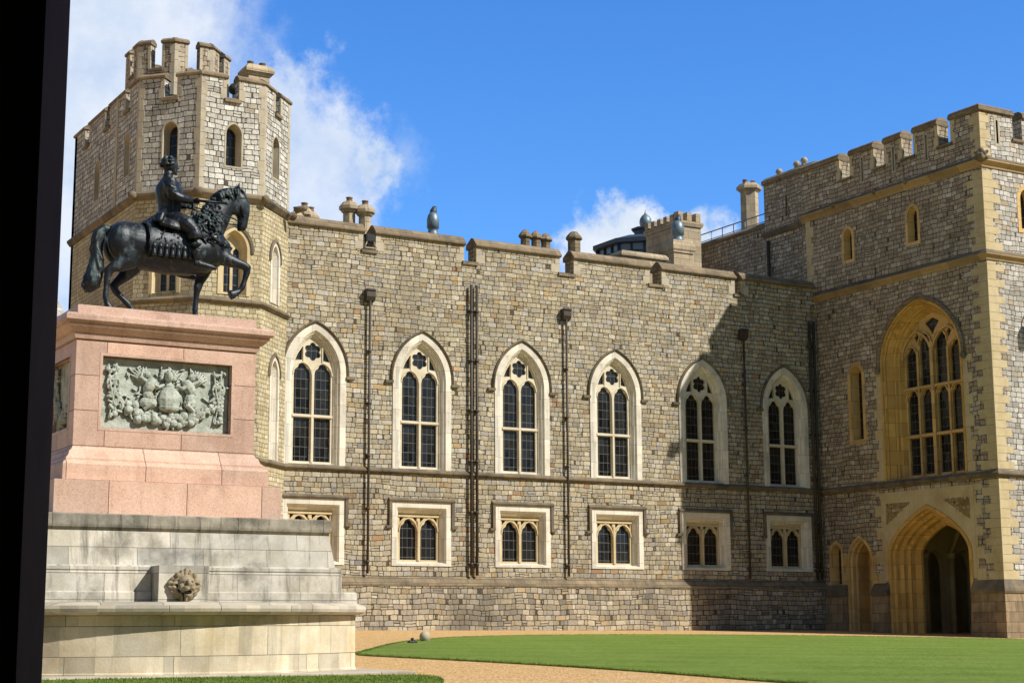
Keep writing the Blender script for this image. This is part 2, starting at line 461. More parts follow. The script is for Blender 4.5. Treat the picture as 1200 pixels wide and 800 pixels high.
def lawn_mat():
    m, t, p = new_mat('mown_lawn')
    geo = t.n('ShaderNodeNewGeometry').outputs['Position']
    s = t.n('ShaderNodeSeparateXYZ'); t.put(s.inputs[0], geo)
    st = t.m('ADD', t.m('MULTIPLY', s.outputs[0], .35), t.m('MULTIPLY', s.outputs[1], 1.0))
    stripe = t.m('SINE', t.m('ADD', t.m('MULTIPLY', st, 2.6), t.m('MULTIPLY', t.noise(geo, .4, 3), 2.0)))
    n = t.noise(geo, .45, 8, .7)
    f = t.noise(t.vm('MULTIPLY', geo, (1, .4, 1)), 11, 8, .8)
    c = t.mix(t.step(n, .3, .7), (.135, .215, .030), (.19, .275, .050))
    c = t.mix(t.m('MULTIPLY', t.m('ADD', t.m('MULTIPLY', stripe, .5), .5), .3), c, (.25, .335, .075))
    c = t.mix(t.m('MULTIPLY', t.step(f, .5, .66), .75), c, (.30, .36, .09))
    c = t.mix(t.m('MULTIPLY', t.step(f, .5, .34), .75), c, (.075, .135, .014))
    brown = t.m('MULTIPLY', t.step(t.noise(t.vm('ADD', geo, (5, 1, 0)), .45, 5, .7), .55, .72), .5)
    c = t.mix(brown, c, (.21, .18, .075))
    t.put(p.inputs['Base Color'], c)
    p.inputs['Roughness'].default_value = .9
    p.inputs['Specular IOR Level'].default_value = .1
    set_bump(t, p, f, .06)
    return m


M['glass'] = glass_mat()
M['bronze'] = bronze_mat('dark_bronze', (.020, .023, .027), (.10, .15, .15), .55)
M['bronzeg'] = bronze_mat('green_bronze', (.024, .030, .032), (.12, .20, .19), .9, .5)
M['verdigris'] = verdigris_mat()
M['gravel'] = gravel_mat()
M['lawn'] = lawn_mat()

# ------------------------------------------------------------------ mesh helpers
Zv = Vector((0, 0, 1))


class Frame:
    """a wall plane: u runs along it, z is up, d goes into the wall"""
    def __init__(s, O, N):
        s.O, s.N = Vector(O), Vector(N).normalized()
        s.U = Zv.cross(s.N)

    def p(s, u, z, d=0.):
        return s.O + s.U * u + Zv * z - s.N * d


class MB:
    def __init__(s):
        s.v, s.f, s.fm, s.sm = [], [], [], []

    def add(s, pts, faces, mi=0, smooth=False):
        b = len(s.v)
        s.v += [Vector(p) for p in pts]
        for f in faces:
            s.f.append(tuple(b + i for i in f)); s.fm.append(mi); s.sm.append(smooth)

    def box(s, F, u0, u1, z0, z1, d0, d1, mi=0):
        P = [F.p(u, z, d) for d in (d0, d1) for z in (z0, z1) for u in (u0, u1)]
        s.add(P, [(0, 1, 3, 2), (5, 4, 6, 7), (4, 0, 2, 6), (1, 5, 7, 3), (2, 3, 7, 6), (4, 5, 1, 0)], mi)

    def wbox(s, x0, x1, y0, y1, z0, z1, mi=0):
        s.box(Frame((0, 0, 0), (0, -1, 0)), x0, x1, z0, z1, y0, y1, mi)

    def prism(s, F, prof, u0, u1, mi=0):
        """profile of (d, z) swept along u"""
        n = len(prof)
        P = [F.p(u0, z, d) for d, z in prof] + [F.p(u1, z, d) for d, z in prof]
        fs = [(i, i + n, (i + 1) % n + n, (i + 1) % n) for i in range(n)]
        fs += [tuple(range(n)), tuple(range(2 * n - 1, n - 1, -1))]
        s.add(P, fs, mi)

    def slab(s, F, outer, holes, d0, d1, mi=0, back=True, sides=True):
        """flat shape with openings, cut through from d0 to d1"""
        loops = [list(outer)] + [list(h) for h in holes]
        flat = [q for l in loops for q in l]
        tris = tessellate_polygon([[Vector((a, b, 0)) for a, b in l] for l in loops])
        fr = []
        for a, b, c in tris:
            A, B, C = flat[a], flat[b], flat[c]
            ar = (B[0] - A[0]) * (C[1] - A[1]) - (B[1] - A[1]) * (C[0] - A[0])
            if abs(ar) < 1e-9: continue
            fr.append((a, b, c) if ar > 0 else (a, c, b))
        n = len(flat)
        P = [F.p(a, b, d0) for a, b in flat] + [F.p(a, b, d1) for a, b in flat]
        fs = list(fr)
        if back: fs += [(a + n, c + n, b + n) for a, b, c in fr]
        if sides:
            o = 0
            for li, l in enumerate(loops):
                k = len(l)
                area = sum(l[i][0] * l[(i + 1) % k][1] - l[(i + 1) % k][0] * l[i][1] for i in range(k))
                ccw = (area > 0) == (li == 0)
                for i in range(k):
                    a, b = o + i, o + (i + 1) % k
                    fs.append((b, a, a + n, b + n) if ccw else (a, b, b + n, a + n))
                o += k
        s.add(P, fs, mi)

    def loft(s, F, rings, closed=True, mi=0, smooth=False):
        """rings: list of (outline, depth); outer first; the faces look out of the wall"""
        k = len(rings[0][0])
        P = [F.p(a, b, d) for o, d in rings for a, b in o]
        fs = []
        for r in range(len(rings) - 1):
            for i in range(k if closed else k - 1):
                j = (i + 1) % k
                fs.append((r * k + i, r * k + j, (r + 1) * k + j, (r + 1) * k + i))
        s.add(P, fs, mi, smooth)

    def sweep(s, path, prof, closed=True, mi=0, cap=True, smooth=False):
        """vertical section (out, z) carried round a plan path (counter-clockwise; outwards to the right)"""
        n = len(path)
        nr = []
        for i in range(n):
            a = Vector(path[i - 1]) if (closed or i > 0) else None
            b = Vector(path[i])
            c = Vector(path[(i + 1) % n]) if (closed or i < n - 1) else None
            ns = []
            for p_, q_ in ((a, b), (b, c)):
                if p_ is None or q_ is None: continue
                e = (q_ - p_).normalized()
                ns.append(Vector((e.y, -e.x)))
            if len(ns) == 2:
                w = (ns[0] + ns[1]).normalized()
                w = w / max(.3, w.dot(ns[0]))
            else: w = ns[0]
            nr.append((b, w))
        P = []
        for o, z in prof:
            for b, w in nr:
                q = b + w * o
                P.append((q.x, q.y, z))
        fs = []
        for r in range(len(prof) - 1):
            for i in range(n if closed else n - 1):
                j = (i + 1) % n
                fs.append((r * n + i, r * n + j, (r + 1) * n + j, (r + 1) * n + i))
        if cap and closed:
            fs.append(tuple(range(n - 1, -1, -1)))
            fs.append(tuple((len(prof) - 1) * n + i for i in range(n)))
        s.add(P, fs, mi, smooth)

    def tube(s, pts, r, seg=8, mi=0, cap=True, smooth=True, ellip=None):
        """pts 3-D, r a number or list; rings across the path; ellip = list of (a in the vertical plane, b sideways)"""
        pts = [Vector(p) for p in pts]
        n = len(pts)
        rr = r if isinstance(r, (list, tuple)) else [r] * n
        P = []
        for i, p in enumerate(pts):
            t = (pts[min(i + 1, n - 1)] - pts[max(i - 1, 0)]).normalized()
            side = t.cross(Zv)
            if side.length < .12 or ellip is not None:
                side = Vector((0, 1, 0)) - t * t.y
                if side.length < .1: side = Vector((1, 0, 0)) - t * t.x
            side.normalize()
            u2 = side.cross(t).normalized()
            a, b = (rr[i], rr[i]) if ellip is None else ellip[i]
            for k in range(seg):
                an = 2 * PI * k / seg
                P.append(p + side * math.cos(an) * b + u2 * math.sin(an) * a)
        fs = []
        for i in range(n - 1):
            for k in range(seg):
                j = (k + 1) % seg
                fs.append((i * seg + k, i * seg + j, (i + 1) * seg + j, (i + 1) * seg + k))
        if cap:
            fs.append(tuple(range(seg - 1, -1, -1)))
            fs.append(tuple((n - 1) * seg + k for k in range(seg)))
        s.add(P, fs, mi, smooth)

    def lathe(s, c, prof, seg=12, mi=0, smooth=True, sx=1., sy=1.):
        """prof: (radius, z) from bottom to top round a vertical axis"""
        c = Vector(c)
        P = [c + Vector((r_ * sx * math.cos(2 * PI * k / seg), r_ * sy * math.sin(2 * PI * k / seg), z)) for r_, z in prof for k in range(seg)]
        fs = []
        for i in range(len(prof) - 1):
            for k in range(seg):
                j = (k + 1) % seg
                fs.append((i * seg + k, i * seg + j, (i + 1) * seg + j, (i + 1) * seg + k))
        fs.append(tuple(range(seg - 1, -1, -1)))
        fs.append(tuple((len(prof) - 1) * seg + k for k in range(seg)))
        s.add(P, fs, mi, smooth)

    def ball(s, c, r, seg=10, rings=6, mi=0, rot=None, jit=0.):
        rx, ry, rz = (r, r, r) if not isinstance(r, (tuple, list)) else r
        P = [Vector((0, 0, -1))]
        for i in range(1, rings):
            th = -PI / 2 + PI * i / rings
            for k in range(seg):
                an = 2 * PI * k / seg
                P.append(Vector((math.cos(th) * math.cos(an), math.cos(th) * math.sin(an), math.sin(th))))
        P.append(Vector((0, 0, 1)))
        if jit: P = [q * (1 + rnd.uniform(-jit, jit)) for q in P]
        P = [Vector((q.x * rx, q.y * ry, q.z * rz)) for q in P]
        if rot is not None: P = [rot @ q for q in P]
        P = [q + Vector(c) for q in P]
        fs = [(0, 1 + (k + 1) % seg, 1 + k) for k in range(seg)]
        for i in range(rings - 2):
            for k in range(seg):
                j = (k + 1) % seg
                fs.append((1 + i * seg + k, 1 + i * seg + j, 1 + (i + 1) * seg + j, 1 + (i + 1) * seg + k))
        L = len(P) - 1
        b = 1 + (rings - 2) * seg
        fs += [(L, b + k, b + (k + 1) % seg) for k in range(seg)]
        s.add(P, fs, mi, True)

    def build(s, name, mats, parent=None, base=None, remesh=None, recalc=False, smooth=5):
        """one mesh object; vertices are world positions, stored relative to base or to the parent's origin"""
        mats = mats if isinstance(mats, (list, tuple)) else [mats]
        if base is None:
            base = worldpos(parent) if parent is not None else Vector((0, 0, 0))
        base = Vector(base)
        me = bpy.data.meshes.new(name)
        me.from_pydata([tuple(v - base) for v in s.v], [], s.f)
        if recalc or remesh:
            b = bmesh.new(); b.from_mesh(me)
            bmesh.ops.recalc_face_normals(b, faces=b.faces)
            b.to_mesh(me); b.free()
        if remesh:
            tmp = bpy.data.objects.new('tmp', me); col.objects.link(tmp)
            md = tmp.modifiers.new('r', 'REMESH'); md.mode = 'VOXEL'; md.voxel_size = remesh
            sm = tmp.modifiers.new('s', 'SMOOTH'); sm.factor = .5; sm.iterations = smooth
            bpy.context.view_layer.update()
            ev = tmp.evaluated_get(bpy.context.evaluated_depsgraph_get())
            me2 = bpy.data.meshes.new_from_object(ev)
            bpy.data.objects.remove(tmp)
            me2.name = name
            me = me2
            for p in me.polygons: p.use_smooth = True
        else:
            me.polygons.foreach_set('use_smooth', s.sm)
        me.materials.clear()
        for m_ in mats: me.materials.append(M[m_] if isinstance(m_, str) else m_)
        if not remesh: me.polygons.foreach_set('material_index', s.fm)
        uv = me.uv_layers.new(name='UVMap')
        d = uv.data
        for p in me.polygons:
            n = p.normal
            if abs(n.z) > .8:
                for li in p.loop_indices:
                    v = me.vertices[me.loops[li].vertex_index].co + base
                    d[li].uv = (v.x, v.y)
            else:
                tx, ty = -n.y, n.x
                l = math.hypot(tx, ty) or 1
                tx /= l; ty /= l
                for li in p.loop_indices:
                    v = me.vertices[me.loops[li].vertex_index].co + base
                    d[li].uv = (v.x * tx + v.y * ty, v.z)
        me.update()
        o = bpy.data.objects.new(name, me)
        col.objects.link(o)
        if parent is not None:
            o.parent = parent
            o.location = base - worldpos(parent)
        else:
            o.location = base
        return o


class Pieces:
    """like MB, but every piece added becomes an object of its own"""
    def __init__(s):
        s.l = []

    def piece(s):
        s.l.append(MB())
        return s.l[-1]

    def __getattr__(s, k):
        return getattr(s.piece(), k)

    def build(s, name, mats, parent=None):
        for m_ in s.l: m_.build(name, mats, parent, base=m_.v[0])


def worldpos(o):
    p = Vector(o.location)
    while o.parent is not None:
        o = o.parent
        p = p + Vector(o.location)
    return p


def thing(name, label, cat, loc, group=None):
    o = bpy.data.objects.new(name, None)
    o.empty_display_size = .3
    o.location = loc
    col.objects.link(o)
    return tag(o, label, cat, group)


def tag(o, label, cat, group=None):
    o['label'] = label; o['category'] = cat
    if group: o['group'] = group
    return o


def dup(o, loc):
    """copy of a part with copies of its own pieces"""
    c = o.copy(); col.objects.link(c)
    c.parent = o.parent; c.location = loc
    for ch in list(o.children):
        d = ch.copy(); col.objects.link(d); d.parent = c
    return c


def ground_z(x, y):
    return -1.45 - .006 * max(-20, min(60, x)) + .0275 * max(-10, min(54, y))


# ---------------------------------------------------------------- outlines
def rect(u0, u1, z0, z1):
    return [(u0, z0), (u1, z0), (u1, z1), (u0, z1)]


def arch(u, w, z0, zs, c, n=9):
    """two-centred pointed arch: half-width w, sill z0, spring zs, centres c beyond the middle"""
    r = w + c
    am = math.acos(c / r)
    pr = [(u - c + r * math.cos(am * i / n), zs + r * math.sin(am * i / n)) for i in range(n + 1)]
    pl = [(2 * u - a, b) for a, b in reversed(pr[:-1])]
    return [(u - w, z0), (u + w, z0)] + pr + pl


def arch4(u, w, z0, zs, rise, k=.16, n=16):
    """depressed (four-centred) arch: rounded shoulders, blunt point; k = how straight and pointed"""
    pr = []
    for i in range(n + 1):
        t = math.cos(PI / 2 * i / n)
        pr.append((w * t, rise * ((1 - k) * math.sqrt(max(0, 1 - t * t)) + k * (1 - t))))
    out = [(u - w, z0), (u + w, z0)] + [(u + a, zs + b) for a, b in pr]
    out += [(u - a, zs + b) for a, b in reversed(pr[:-1])]
    return out


def cusped(u, w, z0, zs, c, cusp=.2, n=14):
    """light with a cusped (trefoil) head"""
    base = arch(u, w, z0, zs, c, n)
    top = zs + math.sqrt((w + c) ** 2 - c * c)
    o = base[:2]
    k = len(base) - 2
    for i, (a, b) in enumerate(base[2:]):
        t = i / (k - 1)
        f = 1 - cusp * (math.exp(-((t - .27) / .075) ** 2) + math.exp(-((t - .73) / .075) ** 2))
        cy = zs + (top - zs) * .25
        o.append((u + (a - u) * f, cy + (b - cy) * f if b > zs + .01 else b))
    return o


def foil(u, z, r, lobes, ph=0., n=40, deep=.34):
    return [(u + r * (1 - deep + deep * abs(math.cos(lobes / 2 * (2 * PI * i / n + ph)))) * math.cos(2 * PI * i / n),
             z + r * (1 - deep + deep * abs(math.cos(lobes / 2 * (2 * PI * i / n + ph)))) * math.sin(2 * PI * i / n)) for i in range(n)]


def quoin(mb, F, u_edge, sgn, z0, z1, proud=.008, a=.34, b=.58, h=.34, mi=0):
    """long-and-short corner stones on one face, from its edge inwards"""
    if isinstance(mb, Pieces): mb = mb.piece()
    z = z0; k = 0
    while z < z1 - .05:
        hh = min(h * rnd.uniform(.85, 1.2), z1 - z)
        l = (a if k % 2 else b) * rnd.uniform(.9, 1.12)
        u0, u1 = (u_edge, u_edge + l) if sgn > 0 else (u_edge - l, u_edge)
        mb.box(F, u0, u1, z + .006, z + hh - .006, -proud, .05, mi)
        z += hh; k += 1


def lancet(F, u, w, z0, zs, parent, mat='quoin', c=.5, frame=.2, deep=.28, hood=False, name='lancet_window'):
    """small pointed window: dressed stone frame, splay, glass; returns its hole outline"""
    c = c * w
    mb = MB()
    o = arch(u, w + frame, z0 - frame * .9, zs, c)
    i0 = arch(u, w + .07, z0 - .05, zs, c)
    i1 = arch(u, w, z0, zs, c)
    mb.loft(F, [(o, .02), (o, -.014), (i0, -.014), (i0, .03), (i1, deep)])
    win = mb.build(name, mat, parent, base=F.p(u, z0))
    g = MB()
    g.slab(F, arch(u, w + .03, z0 - .03, zs, c), [], deep - .02, deep + .03)
    g.build('pane', 'glass', win)
    return arch(u, w + frame - .02, z0 - frame * .9 + .02, zs, c)


# ------------------------------------------------------------------ ground
def make_ground():
    xs = [-600, -150, -60, -20] + [i * 5 for i in range(-3, 12)] + [60, 120, 300, 700]
    ys = [-400, -60, -10] + [i * 4 for i in range(-2, 14)] + [54, 80, 200, 900]
    mb = MB()
    P = [(x, y, ground_z(x, y)) for y in ys for x in xs]
    n = len(xs)
    mb.add(P, [(j * n + i, j * n + i + 1, (j + 1) * n + i + 1, (j + 1) * n + i) for j in range(len(ys) - 1) for i in range(n - 1)])
    mb.build('gravel_ground', 'gravel')['kind'] = 'structure'


def smooth_poly(pts, it=2):
    for _ in range(it):
        o = []
        for i in range(len(pts)):
            a, b = Vector(pts[i]), Vector(pts[(i + 1) % len(pts)])
            o += [tuple(a * .75 + b * .25), tuple(a * .25 + b * .75)]
        pts = o
    return pts


def make_lawn(pts, h=.03, it=2):
    pts = smooth_poly(pts, it)
    loops = [Vector((a, b, 0)) for a, b in pts]
    tris = tessellate_polygon([loops])
    mb = MB()
    n = len(pts)
    P = [(a, b, ground_z(a, b) + h) for a, b in pts] + [(a, b, ground_z(a, b) - .05) for a, b in pts]
    fs = []
    for a, b, c in tris:
        A, B, C = pts[a], pts[b], pts[c]
        ar = (B[0] - A[0]) * (C[1] - A[1]) - (B[1] - A[1]) * (C[0] - A[0])
        fs.append((a, b, c) if ar > 0 else (a, c, b))
    fs += [(i, (i + 1) % n, (i + 1) % n + n, i + n) for i in range(n)]
    mb.add(P, fs)
    mb.build('lawn', 'lawn')['kind'] = 'structure'


make_ground()
LAWN = [(15.3, 32.9), (16.3, 34.4), (17.6, 36.4), (19.5, 39.3), (22.1, 42.4), (24.9, 44.55), (29.5, 46.0), (33.5, 45.8), (38.1, 44.6), (41.6, 42.4), (43.6, 40.6),
        (46.5, 36.5), (48, 30), (45, 22), (38, 15), (30, 12.5), (24, 13.5), (19.5, 17), (17.7, 21.0), (17.6, 24.0), (17.3, 26.6), (16.5, 29.6), (15.7, 31.7)]
make_lawn(LAWN)
make_lawn([(4.9, 25.02), (9, 25.03), (12.6, 25.03), (12.95, 24.7), (12.7, 23.8), (11.8, 22.2), (9.5, 20.6), (6, 20.2), (3, 21.5), (1.5, 24)], it=1)

# ================================================================== castle range (the long wall)
MW = Frame((0, 52, 0), (0, -1, 0))
castle = thing('castle_range', 'long rubble stone castle wing with six tall pointed windows above six square windows', 'castle wing', (33, 52, ground_z(33, 52)))
WX = [22.65 + 4.15 * k for k in range(6)]
WIN = dict(w=1.17, z0=5.40, zs=8.62, c=.62)


def make_range():
    top, sill = 13.80, 13.12
    gaps = [(24.42, 24.92), (28.50, 29.02), (32.64, 33.28), (36.80, 37.38), (41.0, 41.36)]
    outer = [(21.0, -1.0), (45.2, -1.0), (45.2, top)]
    for a, b in reversed(gaps):
        outer += [(b, top), (b, sill), (a, sill), (a, top)]
    outer += [(21.0, top)]
    holes = []
    for x in WX:
        holes.append(arch(x, 1.14, 5.43, 8.62, .62))
        holes.append(rect(x - 1.13, x + 1.13, 2.08, 4.22))
    mb = MB()
    mb.slab(MW, outer, holes, 0, .62)
    mb.build('wall', 'buff', castle)
    # coping stones on each merlon, weathered top, dressed cheeks
    cp = Pieces(); ck = Pieces()
    edges = [21.0] + [e for g in gaps for e in g] + [45.2]
    for i in range(0, len(edges), 2):
        a, b = edges[i], edges[i + 1]
        a2, b2 = a - (.05 if i else 0), b + (.05 if b < 45 else 0)
        cp.prism(MW, [(-.02, 13.72), (-.10, 13.75), (-.10, 13.84), (-.05, 13.86), (.12, 14.06), (.30, 14.12), (.70, 13.9), (.70, 13.72)], a2, b2)
        if i: quoin(ck, MW, a - .003, 1, sill, 13.72, .012, .20, .34, .33)
        if b < 45: quoin(ck, MW, b + .003, -1, sill, 13.72, .012, .20, .34, .33)
    for a, b in gaps:
        cp.prism(MW, [(-.07, sill - .10), (-.07, sill + .02), (.31, sill + .09), (.7, sill + .02), (.7, sill - .1)], a - .06, b + .06)
    cp.build('coping', 'coping', castle)
    ck.build('merlon_cheek', 'quoin', castle)
    # string course under the tall windows
    st = MB()
    st.prism(MW, [(.05, 5.22), (-.05, 5.22), (-.12, 5.28), (-.12, 5.33), (-.02, 5.42), (.05, 5.42)], 21.0, 45.2)
    st.build('string_course', 'string', castle)
    pl = MB()
    pl.prism(MW, [(.05, -1.0), (-.26, -1.0), (-.22, 1.33), (.05, 1.33)], 21.0, 45.2)
    pl.build('plinth', 'plinth', castle)
    pw = MB()
    pw.prism(MW, [(.05, 1.33), (-.24, 1.335), (-.25, 1.40), (-.16, 1.47), (-.015, 1.66), (.05, 1.66)], 21.0, 45.2)
    pw.build('plinth_weathering', 'coping', castle)
    # roof and the walls behind
    rf = MB()
    rf.wbox(21.0, 46.3, 52.62, 64, 12.3, 12.6)
    rf.wbox(21.0, 45.2, 63.6, 64, -1, 12.3)
    rf.build('roof', 'lead', castle)


make_range()


def tall_window(x):
    w, z0, zs, c = WIN['w'], WIN['z0'], WIN['zs'], WIN['c']
    mb = MB()
    A = lambda d, lift=0.: arch(x, w - d, z0 + lift, zs, c)
    mb.loft(MW, [(A(0), .04), (A(0), -.035), (A(.225), -.035), (A(.232), -.01), (A(.25), -.005), (A(.262), .03), (A(.30, .02), .045), (A(.345, .04), .10), (A(.35, .04), .135), (A(.385, .05), .145), (A(.415, .07), .20), (A(.418, .07), .36)])
    win = mb.build('arched_window', 'pale', castle, base=MW.p(x, z0))
    # tracery: two cusped lights over a transom, a foiled opening above
    wi = w - .40
    out = arch(x, wi, z0 + .06, zs, c)
    holes = []
    lw, lc = .312, .382
    for s_ in (-1, 1):
        u = x + s_ * lc
        holes.append(rect(u - lw, u + lw, z0 + .13, 7.03))
        holes.append(cusped(u, lw, 7.15, 8.52, .10, .17))
    holes.append(foil(x, 9.34, .325, 6, PI / 6, deep=.27))
    for s_ in (-1, 1):
        holes.append([(x + s_ * a, b) for a, b in ((.385, 9.03), (.66, 9.0), (.56, 9.24), (.385, 9.50))][::s_])
    tr = MB()
    tr.slab(MW, out, holes, .205, .30)
    # moulded ribs standing forward of the tracery plane
    for s_ in (-1, 1):
        u = x + s_ * lc
        o = arch(u, lw + .05, 7.15, 8.52, .10)[2:]
        i_ = arch(u, lw + .015, 7.15, 8.52, .10)[2:]
        tr.loft(MW, [(o, .205), (o, .165), (i_, .165), (i_, .205)], closed=False)
        tr.box(MW, x + s_ * .355 - .018, x + s_ * .355 + .018, 8.98, 9.5, .17, .205)
    tr.box(MW, x - .04, x + .04, z0 + .10, 8.72, .155, .205)
    tr.box(MW, x - wi + .02, x + wi - .02, 7.055, 7.13, .15, .205)
    tr.build('tracery', 'cream', win)
    g = MB(); g.slab(MW, arch(x, wi + .02, z0 + .08, zs, c), [], .288, .33)
    g.build('pane', 'glass', win)
    h = MB()
    ho = arch(x, w + .105, 8.50, 8.62, c)[1:]
    hi = arch(x, w + .005, 8.50, 8.62, c)[1:]
    ho.append((x - w - .105, 8.50)); hi.append((x - w - .005, 8.50))
    h.loft(MW, [(ho, .02), (ho, -.06), ([(a * .6 + c_ * .4, b * .6 + d_ * .4) for (a, b), (c_, d_) in zip(ho, hi)], -.11), (hi, -.055), (hi, .02)], closed=False)
    for s_ in (-1, 1):
        h.box(MW, *sorted((x + s_ * (w + .0), x + s_ * (w + .30))), 8.42, 8.52, -.10, .02)
    h.build('hood_mould', 'string', win)
    return win


def square_window(x):
    mb = MB()
    Q = lambda d, s_=None, t=None: rect(x - 1.17 + d, x + 1.17 - d, 2.03 + (d if s_ is None else s_), 4.26 - (d if t is None else t))
    mb.loft(MW, [(Q(0), .04), (Q(0), -.035), (Q(.195, .09, .20), -.035), (Q(.20, .095, .21), -.005), (Q(.225, .10, .24), .0), (Q(.235, .105, .25), .05), (Q(.275, .12, .30), .07), (Q(.315, .13, .36), .15), (Q(.325, .135, .375), .20), (Q(.35, .15, .40), .215), (Q(.352, .15, .40), .40)])
    win = mb.build('square_window', 'pale', castle, base=MW.p(x, 2.03))
    out = rect(x - .83, x + .83, 2.17, 3.87)
    holes = []
    for s_ in (-1, 1):
        u = x + s_ * .405
        holes.append(cusped(u, .325, 2.25, 3.25, .12, .17))
        for e in (-1, 1):
            v = u + e * .2
            holes.append([(u + e * a, b) for a, b in ((.335, 3.55), (.345, 3.73), (.17, 3.73))][::e])
    tr = MB(); tr.slab(MW, out, holes, .24, .34)
    for s_ in (-1, 1):
        u = x + s_ * .405
        o = arch(u, .375, 2.25, 3.25, .12)[2:]; i_ = arch(u, .34, 2.25, 3.25, .12)[2:]
        tr.loft(MW, [(o, .24), (o, .20), (i_, .20), (i_, .24)], closed=False)
    tr.box(MW, x - .045, x + .045, 2.22, 3.62, .19, .24)
    tr.box(MW, x - .82, x + .82, 3.75, 3.82, .20, .24)
    tr.build('tracery', 'towertrim', win)
    g = MB(); g.slab(MW, rect(x - .825, x + .825, 2.18, 3.86), [], .325, .37); g.build('pane', 'glass', win)
    h = MB()
    pr = [(.02, 4.27), (-.10, 4.27), (-.12, 4.32), (-.02, 4.40), (.02, 4.40)]
    h.prism(MW, pr, x - 1.30, x + 1.30)
    for s_ in (-1, 1):
        a, b = sorted((x + s_ * 1.18, x + s_ * 1.29))
        h.box(MW, a, b, 3.42, 4.268, -.085, .02)
        a, b = sorted((x + s_ * 1.18, x + s_ * 1.40))
        h.box(MW, a, b, 3.34, 3.42, -.10, .02)
    h.build('hood_mould', 'string', win)
    return win


w0, s0 = tall_window(WX[0]), square_window(WX[0])
for x in WX[1:]:
    dup(w0, w0.location + Vector((x - WX[0], 0, 0)))
    dup(s0, s0.location + Vector((x - WX[0], 0, 0)))


def drainpipe(F, us, z0, z1, parent, hopper=True, r=.06):
    for u in us:
        mb = MB()
        mb.tube([F.p(u, z0, -.13), F.p(u, z1, -.13)], r, 10)
        z = z0 + .4
        while z < z1 - .2:
            mb.tube([F.p(u, z - .05, -.13), F.p(u, z + .05, -.13)], r * 1.35, 10)
            mb.box(F, u - .09, u + .09, z - .022, z + .022, -.09, .02)
            z += 1.83
        pipe = mb.build('drainpipe', 'iron', parent, base=F.p(u, z0))
        if hopper:
            h = MB()
            h.prism(F, [(.0, z1 - .12), (-.17, z1 - .08), (-.24, z1 + .06), (-.24, z1 + .28), (-.28, z1 + .28), (-.28, z1 + .33), (.0, z1 + .33)], u - .17, u + .17)
            h.build('hopper', 'iron', pipe)


drainpipe(MW, [24.66], 1.75, 11.35, castle, r=.045)
drainpipe(MW, [28.74, 28.97], 1.72, 12.25, castle, False, .055)
drainpipe(MW, [32.84], 1.72, 11.40, castle, r=.045)
drainpipe(MW, [41.28], 1.72, 11.35, castle, r=.045)
drainpipe(MW, [44.74, 44.96], 1.70, 12.3, castle, False, .06)


def chimney(name, x, y, z0, z1, r, parent, pots=1, sides=8, mat='chimney', potmat='pot', stretch=0., sq=None, cap=.14):
    """stone shaft with a moulded cap and pots"""
    mb = MB()
    if sq is None:
        path = [(x + r * math.cos(2 * PI * (k + .5) / sides), y + r * math.sin(2 * PI * (k + .5) / sides)) for k in range(sides)]
        if stretch:
            path = [(a + (stretch if a > x else -stretch), b) for a, b in path]
    else:
        path = [(x - sq[0], y - sq[1]), (x + sq[0], y - sq[1]), (x + sq[0], y + sq[1]), (x - sq[0], y + sq[1])]
    mb.sweep(path, [(0, z0), (0, z1 - .42), (.05, z1 - .40), (cap * .6, z1 - .34), (cap, z1 - .30), (cap, z1 - .18), (.02, z1 - .02), (-.03, z1)])
    ch = mb.build(name, mat, parent, base=(x, y, z0))
    for k in range(pots):
        px = x + ((k - (pots - 1) / 2) * (.46 if pots > 1 else 0))
        p = MB()
        p.lathe((px, y, z1 - .02), [(.13, 0), (.12, .06), (.10, .14), (.125, .15), (.125, .19), (.09, .19)], 10)
        p.build('chimney_pot', potmat, ch)
    return ch


chimney('chimney', 24.42, 53.2, 12.6, 15.12, .22, castle)
chimney('chimney', 24.93, 52.95, 12.6, 15.0, .22, castle, potmat='pot')
for x, z in ((22.45, 14.55), (22.75, 14.75), (23.0, 14.62)):
    chimney('chimney', x, 53.4, 12.6, z, .17, castle, 1)
def domed_pot(x, y, z0, z1, r):
    mb = MB()
    mb.sweep([(x + r * math.cos(PI * (k + .5) / 4), y + r * math.sin(PI * (k + .5) / 4)) for k in range(8)], [(0, z0), (0, z1 - .34), (.07, z1 - .31), (.08, z1 - .25), (.03, z1 - .16), (-.07, z1 - .04), (-.12, z1)])
    mb.build('domed_chimney', 'coping', castle, base=(x, y, z0))


for x, z in ((31.70, 14.90), (32.18, 14.90), (32.62, 14.86)):
    domed_pot(x, 52.95, 12.6, z, .18)
domed_pot(33.95, 53.0, 12.6, 15.08, .25)


def cowl(x, y, z, r, parent, mat='zinc'):
    """round metal roof vent with a swivelling hood"""
    mb = MB()
    mb.lathe((x, y, z), [(r * .8, -.9), (r * .8, .0), (r * .95, .02), (r * .95, .08), (r * .8, .10), (r * .8, .28), (r, .30), (r, .62), (r * .86, .78), (r * .55, .90), (r * .2, .95)], 16)
    o = mb.build('roof_vent', mat, parent, base=(x, y, z))
    h = MB()
    h.tube([(x - .02, y, z + .70), (x + .02, y, z + .98), (x + .07, y, z + 1.12), (x + .13, y, z + 1.16)], [r * .62, r * .56, r * .36, r * .12], 10)
    h.build('vent_hood', 'navy', o)
    return o


cowl(28.42, 54.3, 14.55, .235, castle)
